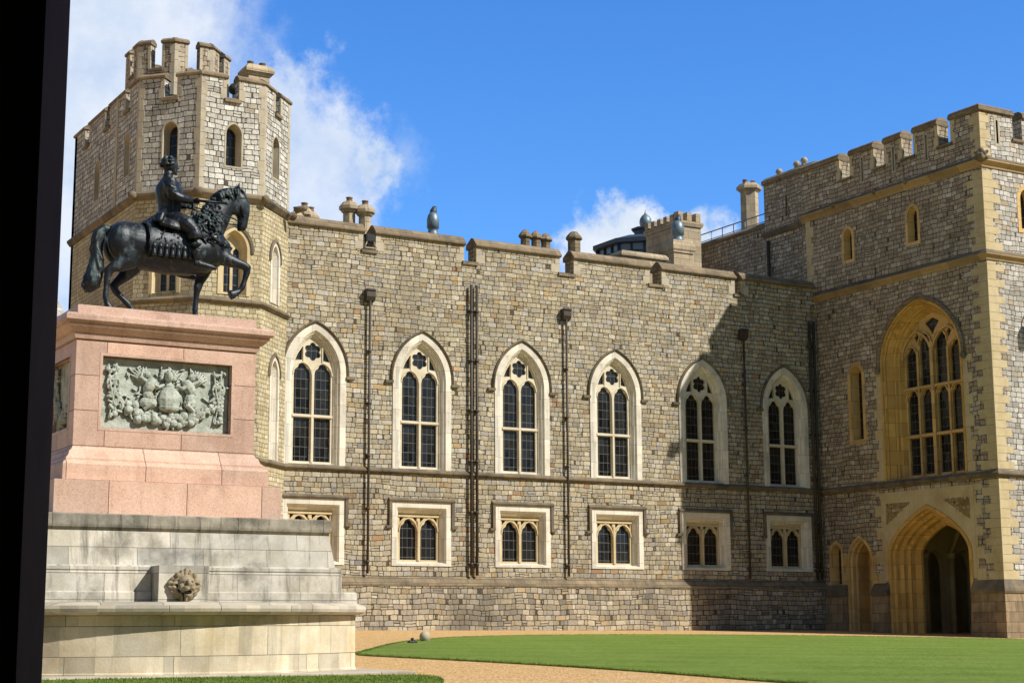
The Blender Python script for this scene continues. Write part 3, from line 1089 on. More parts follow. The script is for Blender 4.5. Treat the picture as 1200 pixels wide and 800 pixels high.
# stone chimney block behind the fourth embrasure, and the vented stack
bk = MB()
bk.wbox(36.9, 39.05, 54.0, 54.9, 12.6, 14.66)
bk.sweep([(36.9, 54.0), (39.05, 54.0), (39.05, 54.9), (36.9, 54.9)], [(.0, 14.66), (.09, 14.68), (.09, 14.78), (0, 14.9)])
bk.wbox(36.2, 36.95, 52.64, 53.3, 12.6, 14.02)
bk.build('parapet_block', 'chimney', castle)
vs = MB()
vs.sweep([(39.98, 54.7), (40.97, 54.7), (40.97, 55.6), (39.98, 55.6)], [(0, 12.6), (0, 15.28), (.05, 15.3), (.05, 15.36), (.09, 15.44), (.09, 15.62), (0, 15.84), (-.12, 15.86)])
vst = vs.build('vent_stack', 'chimney', castle, base=(40.5, 55.1, 12.6))
cowl(40.5, 55.1, 15.86, .27, vst)

# ================================================================== corner tower (octagon, left)
TX, TY, TR = 18.85, 53.1, 2.93
tower = thing('corner_tower', 'tall octagonal castle tower with battlements and a smaller turret rising behind the bronze horseman', 'castle tower', (TX, TY, ground_z(TX, TY)))
OV = [(TX + TR * math.cos(R(a)), TY + TR * math.sin(R(a))) for a in (-157.5, -112.5, -67.5, -22.5)]
TS = 2 * TR * math.sin(R(22.5))         # side
TA = TR * math.cos(R(22.5))             # apothem
BACK = 59.7
XL, XR = TX - TA, TX + TA
TPATH = [(XL, BACK)] + OV + [(XR, BACK)]     # counter-clockwise plan, starting at the far left
faces = [Frame((TX - TA, 0, 0), (-1, 0, 0)),
         Frame((TX, TY, 0), (math.cos(R(-135)), math.sin(R(-135)), 0)),
         Frame((TX, TY, 0), (0, -1, 0)),
         Frame((TX, TY, 0), (math.cos(R(-45)), math.sin(R(-45)), 0)),
         Frame((TX + TA, 0, 0), (1, 0, 0))]
for i in (1, 2, 3): faces[i].O = Vector((TX, TY, 0)) + faces[i].N * TA


def make_tower():
    zt, zg, zs2 = 18.02, 17.28, 13.98
    hs = TS / 2
    wl = faces[0]          # u = -y
    left_gaps = [(-53.46, -53.02), (-55.82, -55.3), (-58.35, -57.8)]
    F_up = {i: [] for i in range(5)}
    F_lo = {i: [] for i in range(5)}
    F_up[0].append(lancet(wl, -56.6, .2, 14.95, 16.0, tower, frame=.13))
    F_up[0].append(lancet(wl, -53.15, .2, 15.0, 16.1, tower, frame=.13))
    for i in (1, 2, 3):
        F_up[i].append(lancet(faces[i], .05 if i < 3 else -.1, .20, 15.05, 16.1, tower, frame=.12, deep=.42))
    for i in (1, 2, 3):
        F_lo[i].append(big_lancet(faces[i], 0.16 if i == 2 else 0, 10.66, 12.2, i))
    F_lo[3].append(big_lancet(faces[3], 0.12, 5.40, 8.3, 3))
    F_lo[2].append(big_lancet(faces[2], 0.12, 5.40, 8.3, 3))
    spans = [(-BACK, -OV[0][1]), (-hs, hs), (-hs, hs), (-hs, hs), (OV[3][1], BACK)]
    gaps = {0: left_gaps, 1: [(-.22, .25)], 2: [(-.24, .2)], 3: [(-.22, .22)], 4: []}
    up_, lo = MB(), MB()
    cp = Pieces()
    for i in range(5):
        a, b = spans[i]
        outer = [(a, zs2), (b, zs2), (b, zt)]
        for g0, g1 in sorted(gaps[i], reverse=True):
            outer += [(g1, zt), (g1, zg), (g0, zg), (g0, zt)]
        outer += [(a, zt)]
        up_.slab(faces[i], outer, F_up[i], 0, .4, back=True)
        lo.slab(faces[i], rect(a, b, -1, zs2), F_lo[i], 0, .4)
        for g0, g1 in gaps[i]:
            cp.prism(faces[i], [(-.08, zg - .1), (-.08, zg), (.1, zg + .1), (.42, zg + .02), (.42, zg - .1)], g0 - .07, g1 + .07)
        e = [a] + [x for g in sorted(gaps[i]) for x in g] + [b]
        for k in range(0, len(e), 2):
            u0, u1 = e[k] - (.05 if k else 0), e[k + 1] + (.05 if k + 2 < len(e) else 0)
            cp.prism(faces[i], [(-.02, zt - .04), (-.065, zt - .02), (-.065, zt + .05), (-.03, zt + .07), (.1, zt + .17), (.26, zt + .19), (.44, zt + .1), (.44, zt - .04)], u0 + (.0 if k else -.03), u1 + (.0 if k + 2 < len(e) else .03))
    up_.build('upper_wall', 'grey', tower)
    lo.build('lower_wall', 'yellow', tower)
    cp.build('coping', 'coping', tower)
    q = Pieces()
    for i in range(5):
        a, b = spans[i]
        if i > 0: quoin(q, faces[i], a - .003, 1, zs2 + .1, zt - .1, .01, .15, .21, .42)
        if i < 4: quoin(q, faces[i], b + .003, -1, zs2 + .1, zt - .1, .01, .15, .21, .42)
        for g0, g1 in gaps[i]:
            quoin(q, faces[i], g0 + .003, -1, zg, zt - .1, .012, .14, .2, .36)
            quoin(q, faces[i], g1 - .003, 1, zg, zt - .1, .012, .14, .2, .36)
    # plain pilaster strip where the octagon meets the rear part
    q.box(wl, -54.5, -54.25, zs2 + .1, zt, -.03, .1)
    q.build('quoin_strip', 'quoin', tower)
    us = MB()
    pr = [(0, zs2 - .16), (.05, zs2 - .16), (.16, zs2 - .02), (.16, zs2 + .05), (.02, zs2 + .16), (0, zs2 + .16)]
    us.sweep(TPATH, pr, closed=False)
    us.build('string_course', 'string', tower)
    st = MB()
    pr = [(-.01, 10.34), (.05, 10.34), (.13, 10.42), (.13, 10.47), (.02, 10.56), (-.01, 10.56)]
    st.sweep(TPATH, pr, closed=False)
    st.build('string_course', 'string', tower)
    st = MB()
    pr = [(-.01, 5.20), (.05, 5.20), (.12, 5.27), (.12, 5.32), (.02, 5.40), (-.01, 5.40)]
    st.sweep(TPATH, pr, closed=False)
    st.build('string_course', 'string', tower)
    # carved stops at the corners of the upper string
    for (x, y) in OV:
        st = MB()
        st.ball((x + (x - TX) * .05, y + (y - TY) * .05, zs2), (.16, .16, .15), 8, 6, jit=.12)
        st.build('carved_boss', 'string', tower)
    st = MB()
    st.tube([(XR, 51.4, 14.05), (XR + .25, 51.2, 14.12), (XR + .32, 51.15, 14.08)], [.13, .11, .08], 8)
    st.build('water_spout', 'string', tower)
    pl = MB()
    pl.sweep(TPATH, [(-.02, -1), (.22, -1), (.2, 1.33), (.2, 1.42), (.0, 1.66), (-.02, 1.66)], closed=False)
    pl.build('plinth', 'plinth', tower)
    r = MB()
    r.add([(x, y, 17.2) for x, y in TPATH], [tuple(range(6))])
    r.wbox(XL, XR, BACK - .3, BACK, -1, 18.0)
    r.build('roof', 'lead', tower)
    # turret
    tx, ty, tr = 18.62, 55.5, 1.84
    tv = [(tx + tr * math.cos(R(22.5 + 45 * k)), ty + tr * math.sin(R(22.5 + 45 * k))) for k in range(8)]
    tm = MB(); tc = Pieces(); tq = Pieces()
    ts = 2 * tr * math.sin(R(22.5))
    for k in range(8):
        n = Vector((math.cos(R(45 + 45 * k)), math.sin(R(45 + 45 * k)), 0))
        F = Frame(Vector((tx, ty, 0)) + n * tr * math.cos(R(22.5)), n)
        g = .22
        outer = [(-ts / 2, 16.8), (ts / 2, 16.8), (ts / 2, 20.26), (g, 20.26), (g, 19.3), (-g, 19.3), (-g, 20.26), (-ts / 2, 20.26)]
        tm.slab(F, outer, [], 0, .34)
        for a, b in ((-ts / 2 - .03, -g + .04), (g - .04, ts / 2 + .03)):
            tc.prism(F, [(-.02, 20.22), (-.06, 20.24), (-.06, 20.31), (-.02, 20.33), (.08, 20.42), (.20, 20.43), (.37, 20.34), (.37, 20.22)], a, b)
        tc.prism(F, [(-.06, 19.22), (-.06, 19.3), (.1, 19.38), (.36, 19.3), (.36, 19.22)], -g - .05, g + .05)
        quoin(tq, F, -ts / 2 - .003, 1, 18.3, 20.16, .01, .14, .2, .38)
        quoin(tq, F, ts / 2 + .003, -1, 18.3, 20.16, .01, .14, .2, .38)
        for s_ in (-1, 1): quoin(tq, F, s_ * (g - .003), s_, 19.3, 20.16, .012, .1, .1, .4)
    tm.add([(x, y, 18.9) for x, y in tv], [tuple(range(8))])
    t_ = tm.build('turret', 'gatestone', tower, base=(tx, ty, 16.8))
    tc.build('turret_coping', 'coping', t_)
    tq.build('turret_quoin_strip', 'quoin', t_)
    chimney('chimney', 21.0, 53.9, 17.2, 19.85, .2, tower, 2, sq=(.40, .3), potmat='coping')
    mo = MB()
    mo.ball((19.98, 53.4, 18.72), (.2, .2, .19), 10, 8, jit=.12)
    mo.lathe((19.98, 53.4, 17.2), [(.06, 0), (.05, 1.4)], 8)
    mo.build('ball_finial', 'moss', tower)


def big_lancet(F, u, z0, zs, kind):
    """moulded tower window in honey stone with two lights"""
    w = .56 if kind != 3 else .40
    mat = 'towertrim' if kind != 3 else 'pale'
    c = .25
    A = lambda d, l=0.: arch(u, w - d, z0 + l, zs, c)
    mb = MB()
    mb.loft(F, [(A(0), .03), (A(0), -.03), (A(.12), -.03), (A(.13), .03), (A(.20, .04), .12), (A(.22, .05), .15), (A(.26, .08), .26), (A(.26, .08), .36)])
    win = mb.build('pointed_window', mat, tower, base=F.p(u, z0))
    wi = w - .25
    tr = MB()
    hw = wi / 2 - .045
    holes = [cusped(u + s_ * wi / 2, hw, z0 + .13, zs - .05, .05, .15) for s_ in (-1, 1)]
    tr.slab(F, A(.25, .07), holes, .24, .31)
    tr.build('tracery', 'cream' if kind == 3 else 'towertrim', win)
    g = MB(); g.slab(F, A(.24, .06), [], .29, .33); g.build('pane', 'glass', win)
    h = MB()
    ho = arch(u, w + .11, zs - .1, zs, c)[1:]; hi = arch(u, w + .005, zs - .1, zs, c)[1:]
    ho.append((u - w - .11, zs - .1)); hi.append((u - w - .005, zs - .1))
    h.loft(F, [(ho, .02), (ho, -.05), (hi, -.07), (hi, .02)], closed=False)
    h.build('hood_mould', 'string', win)
    return arch(u, w - .03, z0 + .03, zs, c)


make_tower()

# ================================================================== gatehouse (right)
GX, GY = 45.2, 42.43
gate = thing('gatehouse', 'square rubble stone gatehouse with an archway, a huge traceried window and battlements', 'gatehouse', (GX + 4, GY + 5, ground_z(GX + 4, GY + 5)))
GW = Frame((GX, 0, 0), (-1, 0, 0))      # u = -y
GS = Frame((0, GY, 0), (0, -1, 0))      # u = x
UA = -46.07                             # centre of arch and great window


def make_gate():
    zt, zg = 18.95, 18.0
    uR, uL = -GY, -52.62
    gaps = [(-50.16, -49.54), (-48.12, -47.52), (-46.52, -45.88), (-44.56, -43.90)]
    outer = [(uL, -1.0), (uR, -1.0), (uR, zt)]
    for a, b in reversed(gaps): outer += [(b, zt), (b, zg), (a, zg), (a, zt)]
    outer += [(uL, zt)]
    holes = []
    # slender windows in honey stone
    holes.append(lancet(GW, -49.83, .17, 14.62, 15.55, gate, 'honey', .6, .2, .3))
    holes.append(lancet(GW, -46.12, .19, 14.62, 15.62, gate, 'honey', .6, .2, .3))
    holes.append(lancet(GW, -49.68, .26, 7.25, 9.75, gate, 'honey', .4, .24, .4))
    holes.append(lancet(GW, -51.25, .22, 1.55, 2.75, gate, 'honey', .4, .2, .35))
    gw_out = arch4(UA, 2.18, 5.42, 10.0, 2.30)
    holes.append(arch4(UA, 2.14, 5.45, 10.0, 2.27))
    holes.append(arch4(UA, 2.16, -.92, 2.55, 1.80, .42))
    holes.append(arch(-49.86, .72, -.92, 2.35, .35))
    for k in range(4):
        a, b = [(-52.5, -50.1), (-49.58, -48.06), (-47.58, -46.46), (-45.92, -44.5)][k]
        c_ = (a + b) / 2 - (.0 if k else -.9)
        if k: holes.append(rect(c_ - .06, c_ + .06, 17.62, 18.62))
    w = MB()
    w.slab(GW, outer, holes, 0, .55)
    w.build('wall', 'gatestone', gate)
    for a, b in ((-49.58, -48.06), (-47.58, -46.46), (-45.92, -44.5)):
        c_ = (a + b) / 2
        sl = MB()
        sl.loft(GW, [(rect(c_ - .10, c_ + .10, 17.56, 18.68), .03), (rect(c_ - .10, c_ + .10, 17.56, 18.68), -.006), (rect(c_ - .055, c_ + .055, 17.62, 18.62), -.006), (rect(c_ - .05, c_ + .05, 17.62, 18.62), .3)])
        sl.build('arrow_slit', 'quoin', gate)
    # south face
    s2 = MB()
    sx1 = 56.0
    sg = [(46.95, 47.45), (48.9, 49.4), (50.9, 51.4), (52.9, 53.4)]
    outer = [(GX + .55, -1), (sx1, -1), (sx1, zt)]
    for a, b in reversed(sg): outer += [(b, zt), (b, zg), (a, zg), (a, zt)]
    outer += [(GX + .55, zt)]
    sh = [lancet(GS, 47.42, .22, 14.6, 15.7, gate, 'honey', .6, .24, .3), lancet(GS, 47.5, .3, 6.9, 9.4, gate, 'honey', .4, .34, .4), rect(46.06, 46.16, 17.7, 18.6)]
    s2.slab(GS, outer, sh, 0, .55)
    s2.build('south_wall', 'gatelight', gate)
    sl2 = MB()
    sl2.loft(GS, [(rect(45.97, 46.25, 17.58, 18.72), .03), (rect(45.97, 46.25, 17.58, 18.72), -.01), (rect(46.06, 46.16, 17.7, 18.6), -.01), (rect(46.06, 46.16, 17.7, 18.6), .3)])
    sl2.build('arrow_slit', 'quoin', gate)
    # copings
    cp = Pieces()
    prof = [(-.02, zt - .10), (-.09, zt - .06), (-.09, zt + .05), (-.05, zt + .07), (-.05, zt + .12), (.10, zt + .22), (.40, zt + .22), (.58, zt + .06), (.58, zt - .10)]
    e = [uL] + [x for g in gaps for x in g] + [uR]
    for k in range(0, len(e), 2):
        if e[k + 1] < uR - .01: cp.prism(GW, prof, e[k] - .02, e[k + 1] + .02)
    cp.sweep([(GX, 43.95), (GX, GY), (46.97, GY)], [(a_ * -1, b_) for a_, b_ in prof] + [(.02, zt - .12)], closed=False)
    cp.l[-1].wbox(GX + .3, 46.9, GY + .3, 43.9, zt, zt + .16)
    e = [GX] + [x for g in sg for x in g] + [sx1]
    for k in range(0, len(e), 2):
        if k: cp.prism(GS, prof, e[k] - .02, e[k + 1] + .02)
    for F, gg in ((GW, gaps), (GS, sg)):
        for a, b in gg:
            cp.prism(F, [(-.07, zg - .1), (-.07, zg), (.2, zg + .09), (.6, zg), (.6, zg - .1)], a - .06, b + .06)
    cp.build('coping', 'coping', gate)
    # strings
    path = [(GX, 52.62), (GX, GY), (sx1, GY)]
    st = MB()
    for z, k in ((16.92, 1.2), (13.36, 1.0)):
        st = MB()
        st.sweep(path, [(-.01, z - .2 * k), (.04, z - .2 * k), (.06, z - .12 * k), (.17 * k, z - .02), (.17 * k, z + .03), (-.01, z + .13)], closed=False)
        st.build('string_course', 'honeystring', gate)
    st = MB()
    for z in (16.92, 13.36):
        st = MB()
        st.sweep(path, [(.0, z + .09), (.17 if z < 15 else .205, z + .034), (.172 if z < 15 else .21, z + .06), (.03, z + .19), (0, z + .19)], closed=False)
        st.build('string_weathering', 'string', gate)
    st = MB()
    st.sweep(path, [(-.01, 5.16), (.05, 5.16), (.15, 5.25), (.15, 5.30), (.02, 5.41), (-.01, 5.41)], closed=False)
    st.build('string_course', 'string', gate)
    st = MB()
    hc = Vector((GX - .17, GY - .17, 17.02))
    st.ball(hc, (.22, .22, .24), 12, 8, jit=.04)
    for dx, dy, dz, r_ in ((-.12, -.12, -.08, .12), (-.19, -.03, .07, .08), (-.03, -.19, .07, .08), (-.2, .1, .14, .07), (.1, -.2, .14, .07), (-.08, -.08, .18, .12), (-.17, -.17, .0, .06), (-.2, .08, -.1, .08), (.08, -.2, -.1, .08)):
        st.ball(hc + Vector((dx, dy, dz)), r_, 8, 6, jit=.1)
    st.build('carved_boss', 'string', gate, remesh=.025)
    for y in (46.2, 48.0, 50.4):
        st = MB(); st.ball((GX - .17, y, 16.98), (.1, .16, .12), 8, 6, jit=.15); st.build('carved_boss', 'string', gate)
    # quoins
    q = Pieces()
    for z0, z1 in ((1.5, 5.1), (5.45, 13.1), (13.55, 16.6), (17.15, 18.8)):
        w_ = .72 if z1 < 17 else .45
        quoin(q, GW, uR + .003, -1, z0, z1, .010, .45 * w_ / .72, w_ * 1.05, .30)
        quoin(q, GS, GX - .003, 1, z0, z1, .010, .48 * w_ / .72, w_ * 1.1, .30)
    quoin(q, GW, -52.4, 1, 13.6, 16.7, .01, .3, .45, .38)
    for a, b in gaps:
        quoin(q, GW, a + .003, -1, zg, zt - .1, .012, .14, .22, .36)
        quoin(q, GW, b - .003, 1, zg, zt - .1, .012, .14, .22, .36)
    q.build('quoin_strip', 'gatequoin', gate)
    # battered plinth between the openings and round the corner
    pl = MB()
    pb = [(.02, -1.0), (-.30, -1.0), (-.16, 1.02), (.02, 1.02)]
    pt = [(.02, 1.02), (-.20, 1.02), (-.22, 1.1), (-.20, 1.2), (-.01, 1.5), (.02, 1.5)]
    for a, b in ((-49.1, -48.24), (-52.4, -50.62)):
        pl = MB()
        pl.prism(GW, pb, a, b)
        pl.prism(GW, pt, a - .02, b + .02, 1)
        pl.build('plinth', ['gateplinth', 'string'], gate)
    pl = MB()
    cpath = [(GX, 43.88), (GX, GY), (sx1, GY)]
    pl.sweep(cpath, [(-.02, -1.0), (.30, -1.0), (.16, 1.02), (-.02, 1.02)], closed=False, mi=0)
    pl.sweep(cpath, [(-.02, 1.02), (.20, 1.02), (.22, 1.1), (.20, 1.2), (.01, 1.5), (-.02, 1.5)], closed=False, mi=1)
    pl.prism(GW, pb, -43.885, -43.87)
    pl.build('plinth', ['gateplinth', 'string'], gate)
    # great window
    A = lambda d, l=0.: arch4(UA, 2.18 - d, 5.42 + l, 10.0, 2.30 - d * .80)
    g = MB()
    g.loft(GW, [(A(0), .03), (A(0), -.03), (A(.10), -.03), (A(.11), .04), (A(.17, .02), .10), (A(.17, .02), .15), (A(.33, .05), .32), (A(.35, .05), .37), (A(.40, .06), .40), (A(.44, .08), .50), (A(.50, .1), .54), (A(.60, .12), .72), (A(.60, .12), .92)])
    gw = g.build('great_window', 'honeybounce', gate, base=GW.p(UA, 5.42))
    out = A(.58, .10)
    holes = []
    lw = .30
    cs = [UA - 1.19, UA - .42, UA + .42, UA + 1.19]
    for u in cs:
        holes.append(rect(u - lw, u + lw, 5.62, 6.75 + .3))
        holes.append(cusped(u, lw, 7.17, 8.52, .12, .16))
        edge = abs(u - UA) > 1
        holes.append(cusped(u, lw, 9.03, 10.22 if edge else 10.66, .12, .2))
    for s_ in (-1, 1):
        holes.append([(UA + s_ * a, b) for a, b in ((.84, 10.74), (.98, 10.97), (.86, 11.2), (.75, 10.97))][::s_])
    holes.append([(UA, 10.98), (UA + .18, 11.24), (UA + .38, 11.46), (UA, 11.66), (UA - .38, 11.46), (UA - .18, 11.24)])
    tr = MB()
    tr.slab(GW, out, holes, .72, .84)
    for u in cs:
        edge = abs(u - UA) > 1
        for zs_, z0 in ((10.22 if edge else 10.66, 9.03), (8.52, 7.17)):
            o = arch(u, lw + .075, z0, zs_, .12)[2:]; i_ = arch(u, lw + .02, z0, zs_, .12)[2:]
            tr.loft(GW, [(o, .72), (o, .66), (i_, .66), (i_, .72)], closed=False)
    for s_ in (-1, 1):
        tr.box(GW, UA + s_ * .805 - .05, UA + s_ * .805 + .05, 5.55, 10.4, .64, .72)
        o = arch(UA + s_ * .805, .82, 9.9, 10.15, .3)[2:]; i_ = arch(UA + s_ * .805, .74, 9.9, 10.15, .3)[2:]
        tr.loft(GW, [(o, .72), (o, .60), (i_, .60), (i_, .72)], closed=False)
    tr.box(GW, UA - .085, UA + .085, 5.53, 10.7, .58, .72)
    for z in (7.06, 8.92): tr.box(GW, UA - 1.57, UA + 1.57, z, z + .11, .61, .72)
    tr.build('tracery', 'honey', gw)
    pn = MB(); pn.slab(GW, A(.57, .09), [], .82, .87); pn.build('pane', 'glass', gw)
    h = MB()
    ho = arch4(UA, 2.36, 9.85, 10.0, 2.48)[1:]; hi = arch4(UA, 2.19, 9.85, 10.0, 2.305)[1:]
    ho.append((UA - 2.36, 9.85)); hi.append((UA - 2.19, 9.85))
    h.loft(GW, [(ho, .02), (ho, -.09), ([(a * .5 + c_ * .5, b * .5 + d_ * .5) for (a, b), (c_, d_) in zip(ho, hi)], -.13), (hi, -.06), (hi, .02)], closed=False)
    for s_ in (-1, 1): h.ball(GW.p(UA + s_ * 2.3, 9.78, -.06), (.12, .14, .14), 8, 6, jit=.12)
    h.build('hood_mould', 'coping', gw)
    # dressed stone margin round the great window
    q = Pieces()
    for s_ in (-1, 1): quoin(q, GW, UA + s_ * 2.16, s_, 5.45, 9.8, .01, .28, .45, .4)
    q.build('window_margin', 'gatequoin', gw)
    # carriage archway
    B = lambda d: arch4(UA, 2.2 - d, -.95, 2.55, 1.84 - d * .92, .42)
    a = MB()
    a.loft(GW, [(B(0), .03), (B(0), -.03), (B(.16), -.03), (B(.18), .08), (B(.27), .14), (B(.30), .30), (B(.44), .38), (B(.46), .52), (B(.58), .60), (B(.62), .80), (B(.80), .95), (B(.81), 1.05)])
    ar = a.build('archway', 'honeybounce', gate, base=GW.p(UA, -.4))
    # panel over the arch, with carved spandrels
    ho = arch4(UA, 2.22, 1.6, 2.55, 1.86, .42)[1:]
    pts = [(UA + 2.40, 1.6)] + [(UA + 2.40, 4.98), (UA - 2.40, 4.98), (UA - 2.40, 1.6)]
    ring = [(UA - 2.22, 1.6)] + list(reversed(ho[1:-1])) + [(UA + 2.22, 1.6)]
    pan = MB()
    op = pts[::-1]
    poly = [(UA - 2.40, 1.6)] + ring + [(UA + 2.40, 1.6), (UA + 2.40, 4.98), (UA - 2.40, 4.98)]
    tri = [[(UA + s_ * a_, b_) for a_, b_ in ((2.2, 3.72), (2.2, 4.55), (.85, 4.55))][::-s_] for s_ in (-1, 1)]
    pan.slab(GW, poly, tri, -.02, .06)
    pan.build('arch_panel', 'gatequoin', ar)
    for s_ in (-1, 1):
        sp = MB()
        for _ in range(70):
            u_, z_ = rnd.random(), rnd.random()
            if u_ + z_ > 1: u_, z_ = 1 - u_, 1 - z_
            uu = 2.2 - u_ * 1.35; zz = 4.55 - z_ * .83
            sp.ball(GW.p(UA + s_ * (uu - .03), zz - .03, .02), (.05, rnd.uniform(.05, .1), rnd.uniform(.04, .07)), 6, 4, jit=.2)
        sp.build('carved_spandrel', 'carve', ar)
    q = Pieces()
    for s_ in (-1, 1): quoin(q, GW, UA + s_ * 2.39, s_, 1.5, 5.0, .008, .1, .4, .4)
    q.build('arch_margin', 'gatequoin', ar)
    # the passage inside
    I = MB()
    I.wbox(GX + .55, GX + 7.5, 43.2, 43.6, -.9, 4.7)
    SW = Frame((0, 48.4, 0), (0, -1, 0))
    I.slab(SW, rect(GX + .56, GX + 7.1, -.9, 4.39), [arch(GX + 2.62, .52, -.85, 2.1, .3), arch(GX + 4.12, .52, -.85, 2.1, .3), arch(GX + 5.62, .52, -.85, 2.1, .3)], 0, .35)
    I.wbox(GX + 1.2, GX + 7.1, 50.6, 50.9, -.9, 4.39)
    I.wbox(GX + 1.2, GX + 1.5, 48.76, 50.6, -.9, 4.39)
    I.wbox(GX + 1.5, GX + 7.1, 48.4, 50.6, 4.42, 4.7)
    for xx in (1.87, 3.37, 4.87):
        I.tube([(GX + xx, 48.3, -.85), (GX + xx, 48.3, 2.5)], .13, 8)
        I.tube([(GX + xx, 48.3, 2.5), (GX + xx, 48.3, 2.72)], [.16, .22], 8)
        I.tube([(GX + xx, 48.3, 2.7), (GX + xx + .1, 47.9, 3.6), (GX + xx + .3, 47.1, 4.2), (GX + xx + .5, 46.2, 4.42)], .1, 6)
    I.wbox(GX + .55, GX + 7.5, 43.6, 48.4, 4.4, 4.7)
    I.wbox(GX + 7.1, GX + 7.5, 43.6, 48.4, -.9, 4.4)
    for yy in (43.6, 48.4):
        s_ = 1 if yy < 46 else -1
        a_, b_ = sorted((yy, yy + .2 * s_))
        I.wbox(GX + 1.7, GX + 2.0, a_, b_, -.9, 2.9)
        I.tube([(GX + 1.85, yy + .1 * s_, 2.9), (GX + 1.85, yy + .6 * s_, 3.8), (GX + 1.85, yy + 1.5 * s_, 4.3), (GX + 1.85, 46, 4.42)], .12, 6)
    IW = Frame((GX + 5.6, 0, 0), (-1, 0, 0))
    I.slab(IW, rect(-48.4, -43.6, -.9, 4.4), [arch(-47.15, .82, -.85, 2.2, .5), arch(-44.95, .82, -.85, 2.2, .5)], 0, .5)
    I.tube([IW.p(-46.05, -.6, -.12), IW.p(-46.05, 2.6, -.12)], .14, 8)
    I.tube([IW.p(-46.05, 2.6, -.12), IW.p(-46.05, 2.8, -.12)], [.2, .24], 8)
    for s_ in (-1, 1):
        I.tube([IW.p(-46.05, 2.8, -.12), IW.p(-46.05 + s_ * .5, 3.7, -.5), IW.p(-46.05 + s_ * 1.5, 4.3, -1.4)], .11, 6)
    I.build('passage', 'gatequoin', ar)
    # small doorway
    D = lambda d: arch(-49.86, .76 - d, -.95, 2.35, .35)
    a = MB()
    a.loft(GW, [(D(0), .03), (D(0), -.025), (D(.13), -.025), (D(.14), .05), (D(.20), .10), (D(.22), .25), (D(.26), .30), (D(.26), 1.0)])
    dw = a.build('doorway', 'honey', gate, base=GW.p(-49.86, -.4))
    b = MB()
    b.slab(GW, D(.24), [rect(-50.02, -49.88, 1.2, 2.45)], .9, 1.0)
    b.build('door_recess', 'honey', dw)
    b = MB(); b.box(GW, -49.80, -49.36, -.9, 2.55, .82, .9); b.build('doorway_void', 'iron', dw)  # dark slab standing in for the unlit open half of the doorway
    b = MB(); b.slab(GW, rect(-50.03, -49.87, 1.15, 2.5), [], .95, 1.05); b.build('slit_pane', 'glass', dw)
    q = Pieces()
    for s_ in (-1, 1): quoin(q, GW, -49.86 + s_ * .75, s_, 1.5, 2.6, .009, .12, .26, .36)
    q.build('door_margin', 'honey', dw)
    # body: roof, back
    r = MB()
    r.wbox(GX + .55, sx1, GY + .55, 52.6, 17.0, 17.3)
    r.wbox(46.5, sx1, 52.6, 55.9, 17.0, 17.3)
    r.wbox(sx1 - .3, sx1, GY + .55, 56, -1, 17.0)
    r.build('roof', 'lead', gate)
    # rear block set back above the wing's roof
    bx = 45.9
    BF = Frame((bx, 0, 0), (-1, 0, 0))
    k = MB()
    k.slab(BF, rect(-55.95, -52.62, 12.4, 19.3), [rect(-54.5, -54.38, 17.5, 18.4)], 0, .5)
    k.wbox(bx + .5, 50, 55.45, 55.95, 12.4, 19.3)
    k.wbox(bx + .5, 50, 52.62, 53.0, 17.3, 19.3)
    rb = k.build('rear_block', 'gatestone', gate, base=(bx, 54.3, 12.4))
    k = MB()
    k.prism(BF, [(-.02, 19.2), (-.09, 19.26), (-.09, 19.38), (.1, 19.54), (.3, 19.56), (.6, 19.4), (.6, 19.2)], -56.0, -52.6)
    k.build('block_coping', 'coping', rb)
    k = MB()
    k.prism(BF, [(.02, 16.8), (-.05, 16.8), (-.16, 16.94), (-.16, 17.0), (.02, 17.12)], -56.0, -52.62)
    k.build('block_string', 'string', rb)
    for y, z in ((55.4, 19.5), (54.2, 19.55), (53.7, 19.6)):
        k = MB()
        k.wbox(46.15, 46.6, y - .22, y + .22, 19.3, z + .05)
        k.lathe((46.37, y, z + .05), [(.13, 0), (.12, .16), (.16, .2), (.16, .27), (.10, .36), (.05, .38)], 10)
        k.build('chimney_pot', 'whitepot', rb)
    drainpipe(BF, [-55.6], 12.6, 16.6, gate, False, .08)
    drainpipe(BF, [-52.86], 12.6, 16.4, gate, False, .08)
    k = MB()
    k.lathe((45.55, 53.1, 13.6), [(.5, 0), (.55, .08), (.55, .2), (.16, .24), (.1, .5), (.16, .52), (.13, .7), (.03, .75)], 12)
    k.wbox(45.1, 45.89, 52.7, 53.6, 12.4, 13.6)
    k.build('water_tank', 'navy', gate)


make_gate()

# ================================================================== things on the roofs behind
back = thing('rear_range', 'shaded stone range behind the parapet with a tall hexagonal chimney and two small round-headed openings', 'castle wing', (50, 60, 0))


def make_back():
    F = Frame((46.5, 0, 0), (-1, 0, 0))
    mb = MB()
    holes = [arch(-57.4, .2, 13.9, 14.9, .05), arch(-59.8, .2, 13.9, 14.9, .05)]
    mb.slab(F, rect(-66, -55.96, 5, 17.6), holes, 0, .5)
    mb.wbox(46.55, 47.0, 56.0, 66, 5, 15)
    mb.build('wall', 'gatestone', back)
    c = MB()
    c.prism(F, [(-.02, 17.5), (-.08, 17.55), (-.08, 17.64), (.2, 17.84), (.6, 17.7), (.6, 17.5)], -66, -55.97)
    c.build('coping', 'coping', back)
    d = MB()
    for u in (-57.4, -59.8): d.slab(F, arch(u, .24, 13.86, 14.9, .05), [], .3, .4)
    d.build('pane', 'glass', back)
    r = MB(); r.wbox(47.0, 56, 55.97, 66, 16.4, 16.7); r.build('roof', 'lead', back)
    chimney('chimney', 47.7, 59.2, 16.7, 20.3, .42, back, 2, 6, cap=.16)


